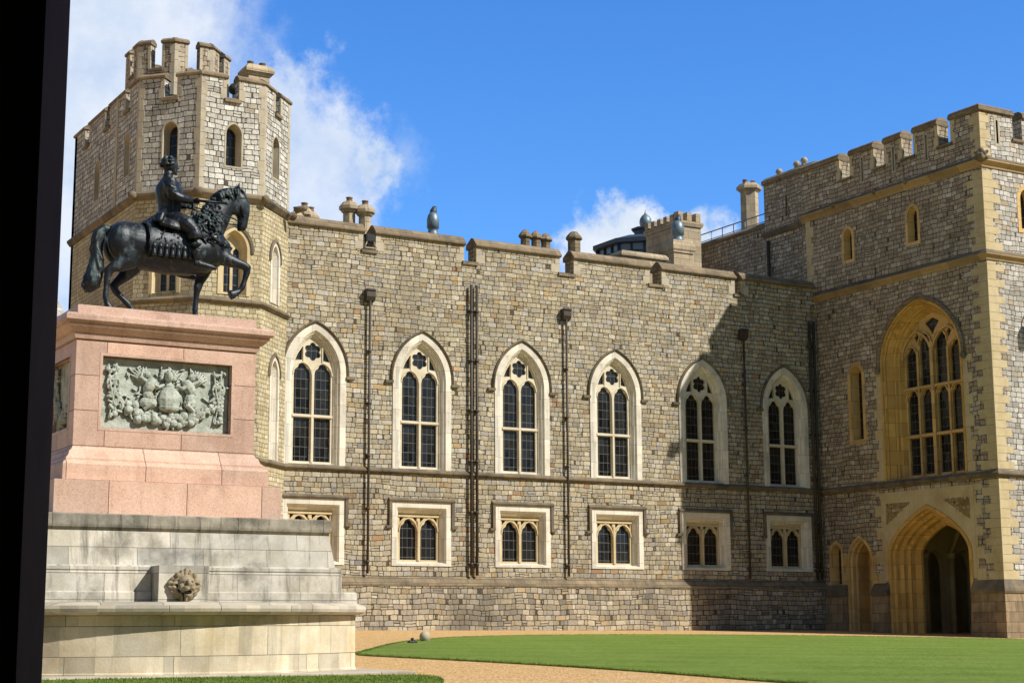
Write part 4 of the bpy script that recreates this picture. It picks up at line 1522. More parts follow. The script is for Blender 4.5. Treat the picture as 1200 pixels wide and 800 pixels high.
make_back()
rl = MB()
for i in range(9):
    y = 57.2 + i * .85
    rl.tube([(47.15, y, 17.6), (47.15, y, 18.42)], .02, 6)
rl.tube([(47.15, 57.0, 18.42), (47.15, 64.2, 18.42)], .028, 6)
rl.tube([(47.15, 57.0, 18.06), (47.15, 64.2, 18.06)], .02, 6)
tag(rl.build('roof_railing', 'zinc', base=(47.15, 60, 17.6)), 'thin grey metal handrail along the top of the shaded rear wall beside the tall chimney', 'railing')

pb = thing('roof_block', 'square buff rooftop turret block with a notched cornice, left of the handrail', 'roof turret', (44.8, 61.3, 12.6))
k = MB()
P_ = [(44.16, 60), (45.42, 60), (45.42, 62.6), (44.16, 62.6)]
k.sweep(P_, [(0, 12.6), (0, 18.05), (.06, 18.07), (.10, 18.2), (.10, 18.3), (0, 18.32)])
k.build('wall', 'chimney', pb)
k = MB()
for i in range(3): k.wbox(44.1 + i * .5, 44.36 + i * .5, 59.92, 60.3, 18.32, 18.72)
for i in range(5): k.wbox(44.1, 44.4, 60.35 + i * .5, 60.62 + i * .5, 18.32, 18.66)
k.wbox(44.3, 45.3, 60.2, 62.4, 18.3, 18.5)
k.build('notched_cornice', 'chimney', pb)

ln = thing('roof_lantern', 'low dark blue glazed roof lantern topped by a small onion dome', 'roof lantern', (49.0, 69.5, 12.6))


def make_lantern():
    cx_, cy_, r0 = 49.0, 69.5, 2.6
    path = lambda r: [(cx_ + r * math.cos(R(22.5 + 45 * i)), cy_ + r * math.sin(R(22.5 + 45 * i))) for i in range(8)]
    k = MB()
    k.sweep(path(r0), [(0, 12.6), (0, 17.5), (.08, 17.52), (.08, 17.65), (-.05, 17.66)])
    k.sweep(path(r0), [(.0, 19.20), (.22, 19.24), (.22, 19.46), (.12, 19.48), (-.95, 19.86), (-1.2, 19.87)])
    k.sweep(path(.62), [(0, 19.8), (0, 20.34), (.14, 20.37), (.14, 20.46), (-.2, 20.48)])
    for i in range(8):
        a = Vector(path(r0)[i]); b = Vector(path(r0)[(i + 1) % 8])
        for t_ in (0, .333, .667):
            q = a.lerp(b, t_)
            k.tube([(q.x, q.y, 17.6), (q.x, q.y, 19.22)], .09 if t_ == 0 else .05, 6)
        k.tube([(a.x, a.y, 18.8), (b.x, b.y, 18.8)], .04, 6)
    k.build('frame', 'navy', ln)
    g = MB(); g.sweep(path(r0 - .06), [(0, 17.6), (0, 19.22)]); g.build('glazing', 'glassblue', ln)
    d = MB()
    d.lathe((cx_, cy_, 20.46), [(.24, 0), (.24, .1), (.30, .2), (.33, .36), (.30, .54), (.20, .70), (.08, .80), (.03, .9), (.01, 1.05)], 16)
    d.build('onion_dome', 'zinc', ln)


make_lantern()

dw = thing('distant_wing', 'pale roofed low wing glimpsed in the gap between dark jamb and corner tower', 'building', (16, 72, 0))
k = MB()
k.wbox(4, 18.7, 70, 76, -1, 13.0)
k.build('wall', 'grey', dw)
k = MB()
F = Frame((0, 70, 0), (0, -1, 0))
k.prism(F, [(-.3, 12.9), (-.3, 13.1), (3, 15.2), (6.3, 13.1), (6.3, 12.9)], 3.7, 18.8)
rfo = k.build('roof', 'roofpale', dw)
chimney('chimney', 17.4, 71.5, 13.4, 15.6, .3, rfo, 2, sq=(.5, .3))

fl = thing('floodlight', 'small black floodlight on a white bracket in the first embrasure by the twin chimneys', 'floodlight', (24.72, 51.95, 13.1))
k = MB()
k.box(MW, 24.52, 24.86, 13.42, 13.70, -.06, .16)
k.box(MW, 24.55, 24.83, 13.45, 13.67, -.075, -.06)
k.build('lamp_head', 'blackbox', fl)
k = MB()
for u in (24.50, 24.88):
    k.tube([MW.p(u, 13.2, .05), MW.p(u, 13.58, .05)], .018, 6)
k.box(MW, 24.46, 24.92, 13.17, 13.215, -.1, .25)
k.tube([MW.p(24.46, 13.2, -.08), MW.p(24.56, 13.42, -.04)], .02, 6)
k.tube([MW.p(24.92, 13.2, -.08), MW.p(24.82, 13.42, -.04)], .02, 6)
k.build('bracket', 'whitepot', fl)

wl_ = thing('wall_lantern', 'black iron wall lantern fixed to the sunlit side of the gatehouse at the right edge', 'lantern', (47.05, GY - .3, 10.2))
k = MB()
k.sweep([(46.93, GY - .45), (47.2, GY - .45), (47.2, GY - .18), (46.93, GY - .18)], [(-.06, 10.25), (0, 10.35), (.02, 10.9), (-.06, 11.05), (-.12, 11.1)])
k.tube([(47.06, GY - .31, 11.1), (47.06, GY - .31, 11.25), (47.06, GY + .03, 11.3)], .03, 6)
k.build('lantern_body', 'blackbox', wl_)

BALL, SPOT = (21.05, 40.6), (19.95, 39.2)
bl = MB()
bx_, by_ = BALL
bz = ground_z(bx_, by_)
bl.lathe((bx_, by_, bz), [(.14, -.05), (.14, .02), (.16, .03)], 12)
bl.ball((bx_, by_, bz + .14), .155, 18, 12)
tag(bl.build('stone_ball', 'quoin', base=(bx_, by_, bz)), 'small round buff stone ball on the gravel at the lawn edge near the wall', 'stone ball')
gl = MB()
gx_, gy_ = SPOT
gz = ground_z(gx_, gy_)
gl.sweep([(gx_ - .11, gy_ - .08), (gx_ + .11, gy_ - .08), (gx_ + .11, gy_ + .08), (gx_ - .11, gy_ + .08)], [(0, gz), (0, gz + .05), (-.03, gz + .09)])
gl.tube([(gx_, gy_ - .05, gz + .06), (gx_ + .02, gy_ + .05, gz + .13)], .045, 8)
tag(gl.build('ground_spotlight', 'blackbox', base=(gx_, gy_, gz)), 'tiny dark grey ground spotlight on the grass beside the stone ball', 'spotlight')

# ================================================================== statue pedestal
PX, PY = 9.38, 29.0
ped = thing('statue_pedestal', 'pink granite pedestal with a carved green relief on a stained pale stone fountain base', 'pedestal', (PX, PY, ground_z(PX, PY)))


def prect(hx, hy=None):
    hy = hx - .64 if hy is None else hy
    return [(PX - hx, PY - hy), (PX + hx, PY - hy), (PX + hx, PY + hy), (PX - hx, PY + hy)]


def make_pedestal():
    PF = Frame((PX, PY - 1.0, 0), (0, -1, 0))
    PL = Frame((PX - 1.64, PY, 0), (-1, 0, 0))
    # die with sunk panels
    mb = MB()
    mb.slab(PF, rect(-1.64, 1.64, 3.02, 4.96), [rect(-1.17, 1.19, 3.38, 4.63)], 0, .17)
    mb.slab(PL, rect(-.83, .83, 3.02, 4.96), [rect(-.62, .62, 3.38, 4.63)], 0, .17)
    mb.wbox(PX - 1.47, PX + 1.64, PY - .83, PY + 1.0, 3.02, 4.96)
    die = mb.build('die', 'granite', ped)
    mb = MB()
    # narrow fillet round the sunk panels
    for F, hu in ((PF, 1.18), (PL, .62)):
        a = .01 if F is PF else 0
        mb.loft(F, [(rect(-hu + a - .05, hu + a + .05, 3.33, 4.68), .01), (rect(-hu + a - .05, hu + a + .05, 3.33, 4.68), -.006), (rect(-hu + a, hu + a, 3.38, 4.63), -.006), (rect(-hu + a, hu + a, 3.38, 4.63), .03)])
    mb.build('panel_fillet', 'granitep', die)
    mb = MB()
    mb.sweep(prect(1.64), [(.03, 4.90), (.05, 4.96), (.05, 5.0), (.10, 5.02), (.17, 5.09), (.19, 5.12), (.19, 5.15), (.23, 5.16), (.26, 5.19), (.26, 5.27), (.22, 5.31), (.03, 5.33), (.0, 5.34), (.0, 5.49), (-.02, 5.50)])
    mb.build('cornice', 'granitep', ped)
    mb = MB()
    mb.sweep(prect(1.64), [(.21, 2.42), (.21, 2.72), (.20, 2.75), (.15, 2.79), (.15, 2.82), (.09, 2.88), (.07, 2.95), (.03, 2.98), (.0, 3.03)])
    mb.build('base_moulding', 'granite', ped)
    mb = MB()
    mb.sweep(prect(2.03), [(0, 1.82), (0, 2.43), (-.01, 2.44)])
    mb.build('granite_course', 'granite', ped)
    # pale stone base
    mb = MB()
    mb.sweep(prect(2.74, 1.90), [(-.1, 1.55), (-.02, 1.57), (.03, 1.62), (.04, 1.66), (.04, 1.82), (.02, 1.84), (-.6, 1.86)])
    mb.build('base_cap', 'portcap', ped)
    mb = MB()
    mb.sweep(prect(2.86, 2.02), [(0, .56), (.0, .98), (-.03, 1.0), (-.12, 1.56), (-.2, 1.57)])
    mb.sweep(prect(2.92, 2.08), [(0, .50), (0, .88), (-.02, .90), (.0, .92), (.0, .97), (-.06, 1.0)])
    mb.build('base', 'portland', ped)
    # bow-fronted basin
    n = 26
    bow = lambda hx, d: [(PX + hx * (-1 + 2 * i / n), PY - 2.06 - d * (1 - (abs(-1 + 2 * i / n)) ** 2.0)) for i in range(n + 1)]
    path = bow(3.2, 1.42) + [(PX + 3.2, PY + 2.3), (PX - 3.2, PY + 2.3)]
    mb = MB()
    mb.sweep(path, [(.02, -.95), (.02, -.74), (0, -.72), (0, .165), (-.1, .17)])
    mb.build('basin_wall', 'drum', ped)
    mb = MB()
    rim = bow(3.13, 1.45) + [(PX + 3.13, PY - 1.95), (PX - 3.13, PY - 1.95)]
    mb.sweep(rim, [(.0, .17), (.17, .195), (.215, .225), (.23, .275), (.215, .325), (.14, .365), (.0, .38)])
    mb.wbox(PX - 3.18, PX + 3.18, PY - 2.1, PY - 1.9, .1, .365)
    mb.build('basin_rim', 'step', ped)
    mb = MB()
    mb.sweep(prect(3.2, 2.12), [(0, .172), (0, .55), (-.02, .57), (-.2, .58)])
    mb.build('back_course', 'portland', ped)
    mb = MB()
    mb.sweep([(PX - 3.7, PY - 3.9), (PX + 3.5, PY - 3.8), (PX + 3.7, PY + 2.8), (PX - 3.7, PY + 2.8)], [(0, -1.2), (0, -.775), (-.02, -.76)])
    mb.build('step', 'step', ped)
    # lion mask on its block
    lx, ly = PX - .12, PY - 2.50
    LF = Frame((lx, ly, 0), (0, -1, 0))
    mb = MB()
    mb.box(LF, -.43, .43, .39, .985, 0, .9)
    blk = mb.build('lion_block', 'portland', ped)
    mb = MB()
    c = Vector((lx, ly - .02, .66))
    for ring, (rr, nn, sz, yy) in enumerate(((.27, 17, .075, -.02), (.215, 14, .07, -.07))):
        for k in range(nn):
            an = 2 * PI * k / nn + ring * .25
            q = c + Vector((rr * 1.1 * math.cos(an), yy, rr * math.sin(an)))
            mb.ball(q, (sz * rnd.uniform(.5, .7), sz * .9, sz * rnd.uniform(.9, 1.3)), 8, 6, rot=Matrix.Rotation(an + PI / 2, 3, 'Y'), jit=.08)
    mb.ball(c + Vector((0, -.10, .03)), (.175, .15, .19), 14, 10)         # skull
    for s_ in (-1, 1):
        mb.ball(c + Vector((s_ * .075, -.225, .095)), (.07, .045, .03), 10, 6, rot=Matrix.Rotation(s_ * .35, 3, 'Y'))   # brow
        mb.ball(c + Vector((s_ * .06, -.30, -.065)), (.07, .10, .06), 10, 6)     # muzzle
        mb.ball(c + Vector((s_ * .075, -.225, .045)), (.03, .028, .022), 8, 6)   # eye
        mb.ball(c + Vector((s_ * .18, -.10, .20)), (.055, .05, .065), 8, 6)      # ear
        mb.ball(c + Vector((s_ * .12, -.18, -.03)), (.07, .08, .085), 8, 6)      # cheek
    mb.tube([c + Vector((0, -.22, .10)), c + Vector((0, -.31, .03)), c + Vector((0, -.385, -.02))], [.045, .05, .055], 8)   # nose
    mb.ball(c + Vector((0, -.22, -.20)), (.08, .09, .05), 10, 6)          # jaw
    mb.v = [c + (v - c) * .80 for v in mb.v]
    mb.build('lion_head', 'lionstone', blk, remesh=.010, smooth=2)
    mb = MB(); mb.ball(c + Vector((0, -.19, -.112)), (.06, .075, .03), 10, 6); mb.build('mouth_shade', 'blackbox', blk)  # black ball painted in for the shaded hollow between the jaws
    # reliefs
    relief(PF, .01, 1.12, .575, 'relief_panel', True)
    relief(PL, 0, .56, .575, 'side_relief_panel', False)


def relief(F, uc, hu, hv, name, main):
    zc = 4.005
    D = .165
    mb = MB()
    mb.box(F, uc - hu - .045, uc + hu + .045, zc - hv - .04, zc + hv + .04, .13, .2)
    B = lambda u, z, r, k=.6, j=.06, rot=0.: mb.ball(F.p(uc + u, zc + z, .11 - r[2] * .4 if isinstance(r, tuple) else .11 - r * .4),
        (r[0], r[2], r[1]) if isinstance(r, tuple) else (r, r * k, r), 9, 6, jit=j, rot=Matrix.Rotation(rot, 3, 'Y'))
    Tt = lambda pts, r: mb.tube([F.p(uc + a, zc + b, .13 - c) for a, b, c in pts], r, 7)
    # shield in the middle
    if main:
        B(0.05, -.06, (.215, .235, .13), j=0)
        B(0.05, -.20, (.20, .10, .12), j=0)
        Tt([(.05 + .24 * math.cos(a), -.10 + .27 * math.sin(a), .03) for a in [i * PI / 9 for i in range(-1, 11)]], .022)
        # head with curls
        B(.03, .34, (.075, .10, .12), j=0)
        for k in range(26):
            a = rnd.uniform(-.5, PI + .5)
            B(.03 + rnd.uniform(.08, .145) * math.cos(a), .35 + rnd.uniform(.07, .14) * math.sin(a), rnd.uniform(.022, .04), .9, .15)
        B(.03, .20, (.08, .08, .06))
        # two supporting figures
        for s_ in (-1, 1):
            ox = .05 + s_ * .36
            B(ox, .17, (.11, .16, .10), rot=-s_ * .5)
            B(ox + s_ * .05, .36, .07, .9, 0)
            B(ox + s_ * .02, -.02, (.1, .12, .09), rot=s_ * .4)
            Tt([(ox, .22, .08), (ox - s_ * .14, .14, .12), (ox - s_ * .25, .19, .08)], [.045, .04, .03])
            Tt([(ox + s_ * .04, .22, .06), (ox + s_ * .18, .30, .09), (ox + s_ * .12, .46, .05)], [.045, .038, .03])
            Tt([(ox, .0, .08), (ox - s_ * .04, -.16, .12), (ox + s_ * .1, -.26, .08)], [.065, .055, .04])
            for k in range(7):      # wing feathers
                a = .5 + k * .2
                Tt([(ox + s_ * .1, .2, .04), (ox + s_ * (.1 + .16 * math.cos(a)), .2 + .2 * math.sin(a), .05), (ox + s_ * (.1 + .27 * math.cos(a)), .2 + .30 * math.sin(a), .02)], [.02, .028, .012])
        B(-.33, -.14, (.17, .11, .10), j=.02)       # helmet
        B(.44, -.10, (.13, .12, .09), j=.03)
    # garland of fruit hung between the corners
    for k in range(150 if main else 60):
        t_ = rnd.uniform(-1, 1)
        z_ = -.44 + .44 * abs(t_) ** 2.2 + rnd.gauss(0, .055)
        B(t_ * hu * .88, max(-hv + .05, z_), rnd.uniform(.03, .085) if abs(t_) < .7 else rnd.uniform(.025, .05), .85, .08)
    for _ in range(60 if main else 24):
        t_ = rnd.uniform(-1, 1)
        a = rnd.uniform(0, PI)
        B(t_ * hu * .9, -.42 + .46 * abs(t_) ** 2.2 + rnd.gauss(0, .09), (.09, .025, .04), .8, .1, rot=a)
    # hanging trophies left and right
    for s_ in (-1, 1):
        u = s_ * hu * .86
        for k in range(34 if main else 14):
            B(u + rnd.gauss(0, .06 * min(1, hu)), rnd.uniform(-.42, .5), (rnd.uniform(.02, .06), rnd.uniform(.02, .07), .05), .8, .12, rot=rnd.uniform(0, PI))
        Tt([(u - .06, -.45, .05), (u + .02, 0, .07), (u + .05, .52, .05)], .022)
        Tt([(u + .08, -.4, .05), (u - .05, .1, .08), (u - .09, .5, .04)], .02)
        Tt([(u + .11 * math.cos(a), .16 + .13 * math.sin(a), .06) for a in [i * PI / 6 for i in range(13)]], .022)
    if main:
        for _ in range(50):
            B(rnd.uniform(-.75, .75), rnd.uniform(-.1, .5), (rnd.uniform(.03, .1), .016, .02), .8, .1, rot=rnd.uniform(0, PI))
    mb.build(name, 'verdigris', ped, remesh=.009, smooth=0)


M['lionstone'] = ashlar('lion_stone', (.20, .16, .095), (.36, .30, .20), (.05, .042, .03), .9, scale=9, lichen=(.40, .33, .14), bump=.01)
make_pedestal()

# ================================================================== bronze horse and rider
st = thing('equestrian_statue', 'dark bronze statue of a wreathed rider holding a baton on a stepping horse', 'statue', (9.45, PY, 5.50))


def make_horse():
    Y = PY
    mb = MB()
    P = lambda x, z, y=0.: (x, Y + y, z)
    # trunk
    mb.tube([P(8.49, 6.93), P(8.56, 6.96), P(8.70, 6.96), P(8.92, 6.91), P(9.2, 6.86), P(9.6, 6.84), P(10.0, 6.85), P(10.3, 6.92), P(10.55, 7.0), P(10.70, 7.04), P(10.80, 7.05)],
            0, 20, ellip=[(.10, .08), (.23, .20), (.34, .33), (.395, .37), (.42, .375), (.445, .385), (.44, .385), (.43, .36), (.36, .32), (.25, .24), (.10, .1)])
    mb.ball(P(8.82, 7.10), (.28, .27, .20), 14, 10)
    for s_ in (-1, 1):
        mb.ball(P(8.72, 6.88, s_ * .16), (.26, .20, .36), 14, 10)
        mb.ball(P(10.42, 6.98, s_ * .2), (.25, .16, .34), 14, 10)       # shoulder
        mb.ball(P(10.66, 6.98, s_ * .12), (.17, .14, .19), 12, 8)       # breast
    # neck and head (bowed)
    mb.tube([P(10.20, 7.12), P(10.36, 7.32), P(10.52, 7.56), P(10.67, 7.79), P(10.80, 7.97), P(10.93, 8.07), P(11.02, 8.06)], 0, 18,
            ellip=[(.40, .26), (.365, .23), (.30, .185), (.24, .15), (.20, .13), (.16, .115), (.11, .10)])
    mb.tube([P(10.94, 8.11), P(11.0, 8.03), P(11.05, 7.90), P(11.085, 7.76), P(11.095, 7.62), P(11.085, 7.51), P(11.06, 7.43), P(11.05, 7.40)], 0, 14,
            ellip=[(.09, .10), (.15, .125), (.185, .13), (.15, .11), (.112, .09), (.102, .086), (.095, .082), (.05, .05)])
    mb.ball(P(10.95, 7.85), (.14, .125, .17), 12, 8)                      # cheek
    mb.ball(P(11.03, 7.42), (.05, .055, .05), 8, 6)                      # lip
    for s_ in (-1, 1):
        mb.ball(P(11.10, 7.93, s_ * .095), (.035, .03, .03), 8, 6)       # eye
        mb.ball(P(11.13, 7.48, s_ * .05), (.03, .025, .035), 8, 6)       # nostril
        mb.tube([P(10.96, 8.12, s_ * .06), P(10.965, 8.22, s_ * .075), P(10.985, 8.33, s_ * .07)], [.04, .042, .008], 8)
    # hind legs
    def leg(pts, y0, y1):
        n = len(pts)
        mb.tube([P(a, b, y0 + (y1 - y0) * min(1, i / 3)) for i, (a, b, r1, r2) in enumerate(pts)], 0, 12, ellip=[(r1, r2) for a, b, r1, r2 in pts])
    leg([(8.80, 6.92, .28, .17), (8.84, 6.68, .27, .17), (8.82, 6.52, .20, .14), (8.68, 6.44, .135, .11), (8.555, 6.38, .10, .08), (8.49, 6.32, .095, .065), (8.465, 6.2, .07, .055),
         (8.45, 6.0, .055, .05), (8.445, 5.82, .062, .055), (8.47, 5.72, .055, .055), (8.50, 5.66, .075, .07), (8.53, 5.60, .10, .09), (8.545, 5.505, .115, .10)], -.17, -.21)
    leg([(8.90, 6.90, .28, .17), (9.03, 6.66, .24, .16), (9.02, 6.48, .18, .14), (8.90, 6.33, .12, .10), (8.78, 6.21, .09, .075), (8.70, 6.12, .09, .065), (8.75, 6.03, .07, .055),
         (8.87, 5.92, .055, .05), (8.99, 5.82, .062, .055), (9.05, 5.74, .055, .055), (9.07, 5.67, .075, .07), (9.09, 5.60, .10, .09), (9.10, 5.505, .115, .10)], .17, .21)
    # fore legs: one planted, one raised
    leg([(10.44, 6.92, .22, .14), (10.43, 6.68, .175, .13), (10.37, 6.48, .125, .10), (10.32, 6.34, .09, .08), (10.295, 6.24, .085, .075), (10.28, 6.14, .062, .06), (10.265, 5.98, .05, .048),
         (10.255, 5.82, .06, .055), (10.26, 5.73, .052, .05), (10.275, 5.66, .075, .07), (10.29, 5.60, .095, .085), (10.30, 5.505, .11, .10)], .15, .17)
    leg([(10.46, 6.95, .24, .14), (10.60, 6.82, .19, .13), (10.76, 6.755, .14, .11), (10.93, 6.71, .105, .09), (11.06, 6.685, .088, .08), (11.13, 6.645, .088, .08), (11.125, 6.55, .07, .062), (11.085, 6.40, .052, .05),
         (11.04, 6.26, .06, .055), (10.985, 6.185, .052, .05), (10.92, 6.145, .07, .065), (10.86, 6.115, .09, .08), (10.79, 6.085, .10, .09)], -.16, -.19)
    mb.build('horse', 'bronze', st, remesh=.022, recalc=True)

    # tail, in wavy locks
    t = MB()
    core = [(8.56, 7.11), (8.44, 7.14), (8.35, 7.06), (8.31, 6.90), (8.30, 6.72), (8.33, 6.54), (8.32, 6.36), (8.27, 6.2), (8.22, 6.06), (8.18, 5.94)]
    rr = [.06, .075, .085, .09, .095, .115, .14, .155, .14, .05]
    t.tube([P(a, b) for a, b in core], rr, 10)
    for k in range(16):
        ph = rnd.uniform(0, 6.28); an = rnd.uniform(0, 6.28)
        pts = []
        for i, (a, b) in enumerate(core[1:]):
            q = rr[i + 1] * .9
            pts.append(P(a + q * math.cos(an + i * .3) + .02 * math.sin(i * 1.9 + ph), b - .02 * (i > 6), q * math.sin(an + i * .3)))
        t.tube(pts, [.028, .032, .034, .036, .04, .045, .048, .04, .012], 6)
    t.build('tail', 'bronzeg', st, remesh=.016)

    # mane: crest locks and the long curls falling over the near shoulder
    t = MB()
    crest = [(10.22, 7.66), (10.34, 7.86), (10.48, 8.04), (10.62, 8.15), (10.76, 8.20), (10.88, 8.22), (10.96, 8.2)]
    for i in range(60):
        k = rnd.uniform(0, len(crest) - 1.001); j = int(k); f = k - j
        a = crest[j][0] * (1 - f) + crest[j + 1][0] * f; b = crest[j][1] * (1 - f) + crest[j + 1][1] * f
        s_ = rnd.choice((-1, -1, 1))
        y = s_ * rnd.uniform(.0, .10)
        t.tube([P(a, b - .03, y * .4), P(a + .03, b - .06, y + s_ * .05), P(a + rnd.uniform(-.03, .07), b - .15, y + s_ * .09), P(a + rnd.uniform(-.04, .1), b - rnd.uniform(.2, .28), y + s_ * .07)], [.028, .032, .027, .010], 6)
    for i in range(95):
        k = rnd.random(); v = rnd.random()
        a = 10.06 + .47 * k + .12 * (1 - v); b = 7.08 + v * (.62 + .22 * k) - .04 * k
        # follow the near side of neck and shoulder
        w = .335 - .12 * max(0, (b - 7.15)) / .7
        y = -w
        p0 = Vector(P(a, b, y))
        c = rnd.uniform(.03, .05)
        t.tube([p0, p0 + Vector((rnd.uniform(-.04, .04), -c, -.05)), p0 + Vector((rnd.uniform(-.06, .06), -c * .6, -.10)), p0 + Vector((rnd.uniform(-.05, .05), -.01, -.13))], [.020, .027, .023, .009], 6)
    for i in range(40):
        k = rnd.random(); v = rnd.random()
        a = 10.1 + .45 * k; b = 7.2 + v * .7
        p0 = Vector(P(a, b, .34 - .1 * max(0, b - 7.15) / .7))
        t.tube([p0, p0 + Vector((.02, .04, -.06)), p0 + Vector((-.02, 0, -.13))], [.028, .036, .012], 6)
    for i in range(10):     # forelock
        y = rnd.uniform(-.05, .05)
        t.tube([P(10.98, 8.2, y), P(11.06, 8.17, y), P(11.11, 8.08, y * 1.3), P(11.14, 8.0, y)], [.03, .03, .025, .01], 6)
    t.build('mane', 'bronzeg', st, remesh=.011, smooth=1)

    # saddle cloth with tassels
    c = MB()
    xs = [9.16 + i * .08 for i in range(11)]
    na = 22
    def cloth(x, k, o):
        an = R(-28) + R(236) * k / na
        ry, rz = .405 + o, .47 + o
        return (x, Y + ry * math.cos(an), 6.86 + rz * math.sin(an) + .012 * math.sin(x * 30))
    for o, flip in ((.035, 0), (.0, 1)):
        Pp = [cloth(x, k, o) for x in xs for k in range(na + 1)]
        fs = [(i * (na + 1) + k, (i + 1) * (na + 1) + k, (i + 1) * (na + 1) + k + 1, i * (na + 1) + k + 1) for i in range(len(xs) - 1) for k in range(na)]
        c.add(Pp, [f[::-1] for f in fs] if not flip else fs, smooth=True)
    for kk in (0, na):
        c.tube([Vector(cloth(x, kk, .02)) for x in xs], .03, 8)
    for x in (xs[0], xs[-1]):
        c.tube([Vector(cloth(x, k, .02)) for k in range(na + 1)], .028, 8)
    for s_ in (-1, 1):      # embossed scrolls
        for k in range(26):
            x = rnd.uniform(9.3, 9.85); an = rnd.uniform(R(0), R(35))
            q = (x, Y + s_ * .445 * math.cos(an), 6.86 + .51 * math.sin(an))
            c.ball(q, (rnd.uniform(.02, .05), .016, .013), 7, 5, rot=Matrix.Rotation(rnd.uniform(0, 3), 3, 'Y'))
    cl = c.build('saddle_cloth', 'bronze', st)
    t = MB()
    q0 = (9.24, Y - .43, 6.90)
    t.lathe((q0[0], q0[1], q0[2] - .27), [(.012, 0), (.052, .005), (.046, .06), (.038, .12), (.03, .16), (.045, .175), (.048, .2), (.03, .225), (.018, .27)], 10)
    t0 = t.build('tassel', 'bronze', cl, base=q0)
    for s_ in (-1, 1):
        for i in range(7):
            if s_ == -1 and i == 0: continue
            d = t0.copy(); col.objects.link(d); d.parent = cl
            d.location = Vector((9.24 + i * .115, Y + s_ * .43, 6.90)) - worldpos(cl)

    # bridle and reins
    b = MB()
    for z, dx, rr_, ry in ((7.66, 11.095, .092, .088), (8.0, 11.03, .14, .122)):
        b.tube([(dx + rr_ * math.cos(a) * 1.0, Y + ry * math.sin(a), z + .02 * math.cos(a)) for a in [i * PI / 8 for i in range(17)]], .012, 6)
    for s_ in (-1, 1):
        b.tube([P(11.07, 7.64, s_ * .09), P(11.0, 7.84, s_ * .115), P(10.95, 8.08, s_ * .1)], .012, 6)
        b.tube([P(11.05, 7.52, s_ * .09), P(10.85, 7.55, s_ * .2), P(10.55, 7.62, s_ * .24), P(10.12, 7.72, s_ * .06)], .012, 6)
    b.tube([P(10.3, 7.12, -.42), P(10.6, 7.0, -.36), P(10.83, 7.0, -.15), P(10.87, 7.0, 0), P(10.83, 7.0, .15), P(10.6, 7.0, .36)], .018, 6)
    b.build('bridle', 'bronze', st)


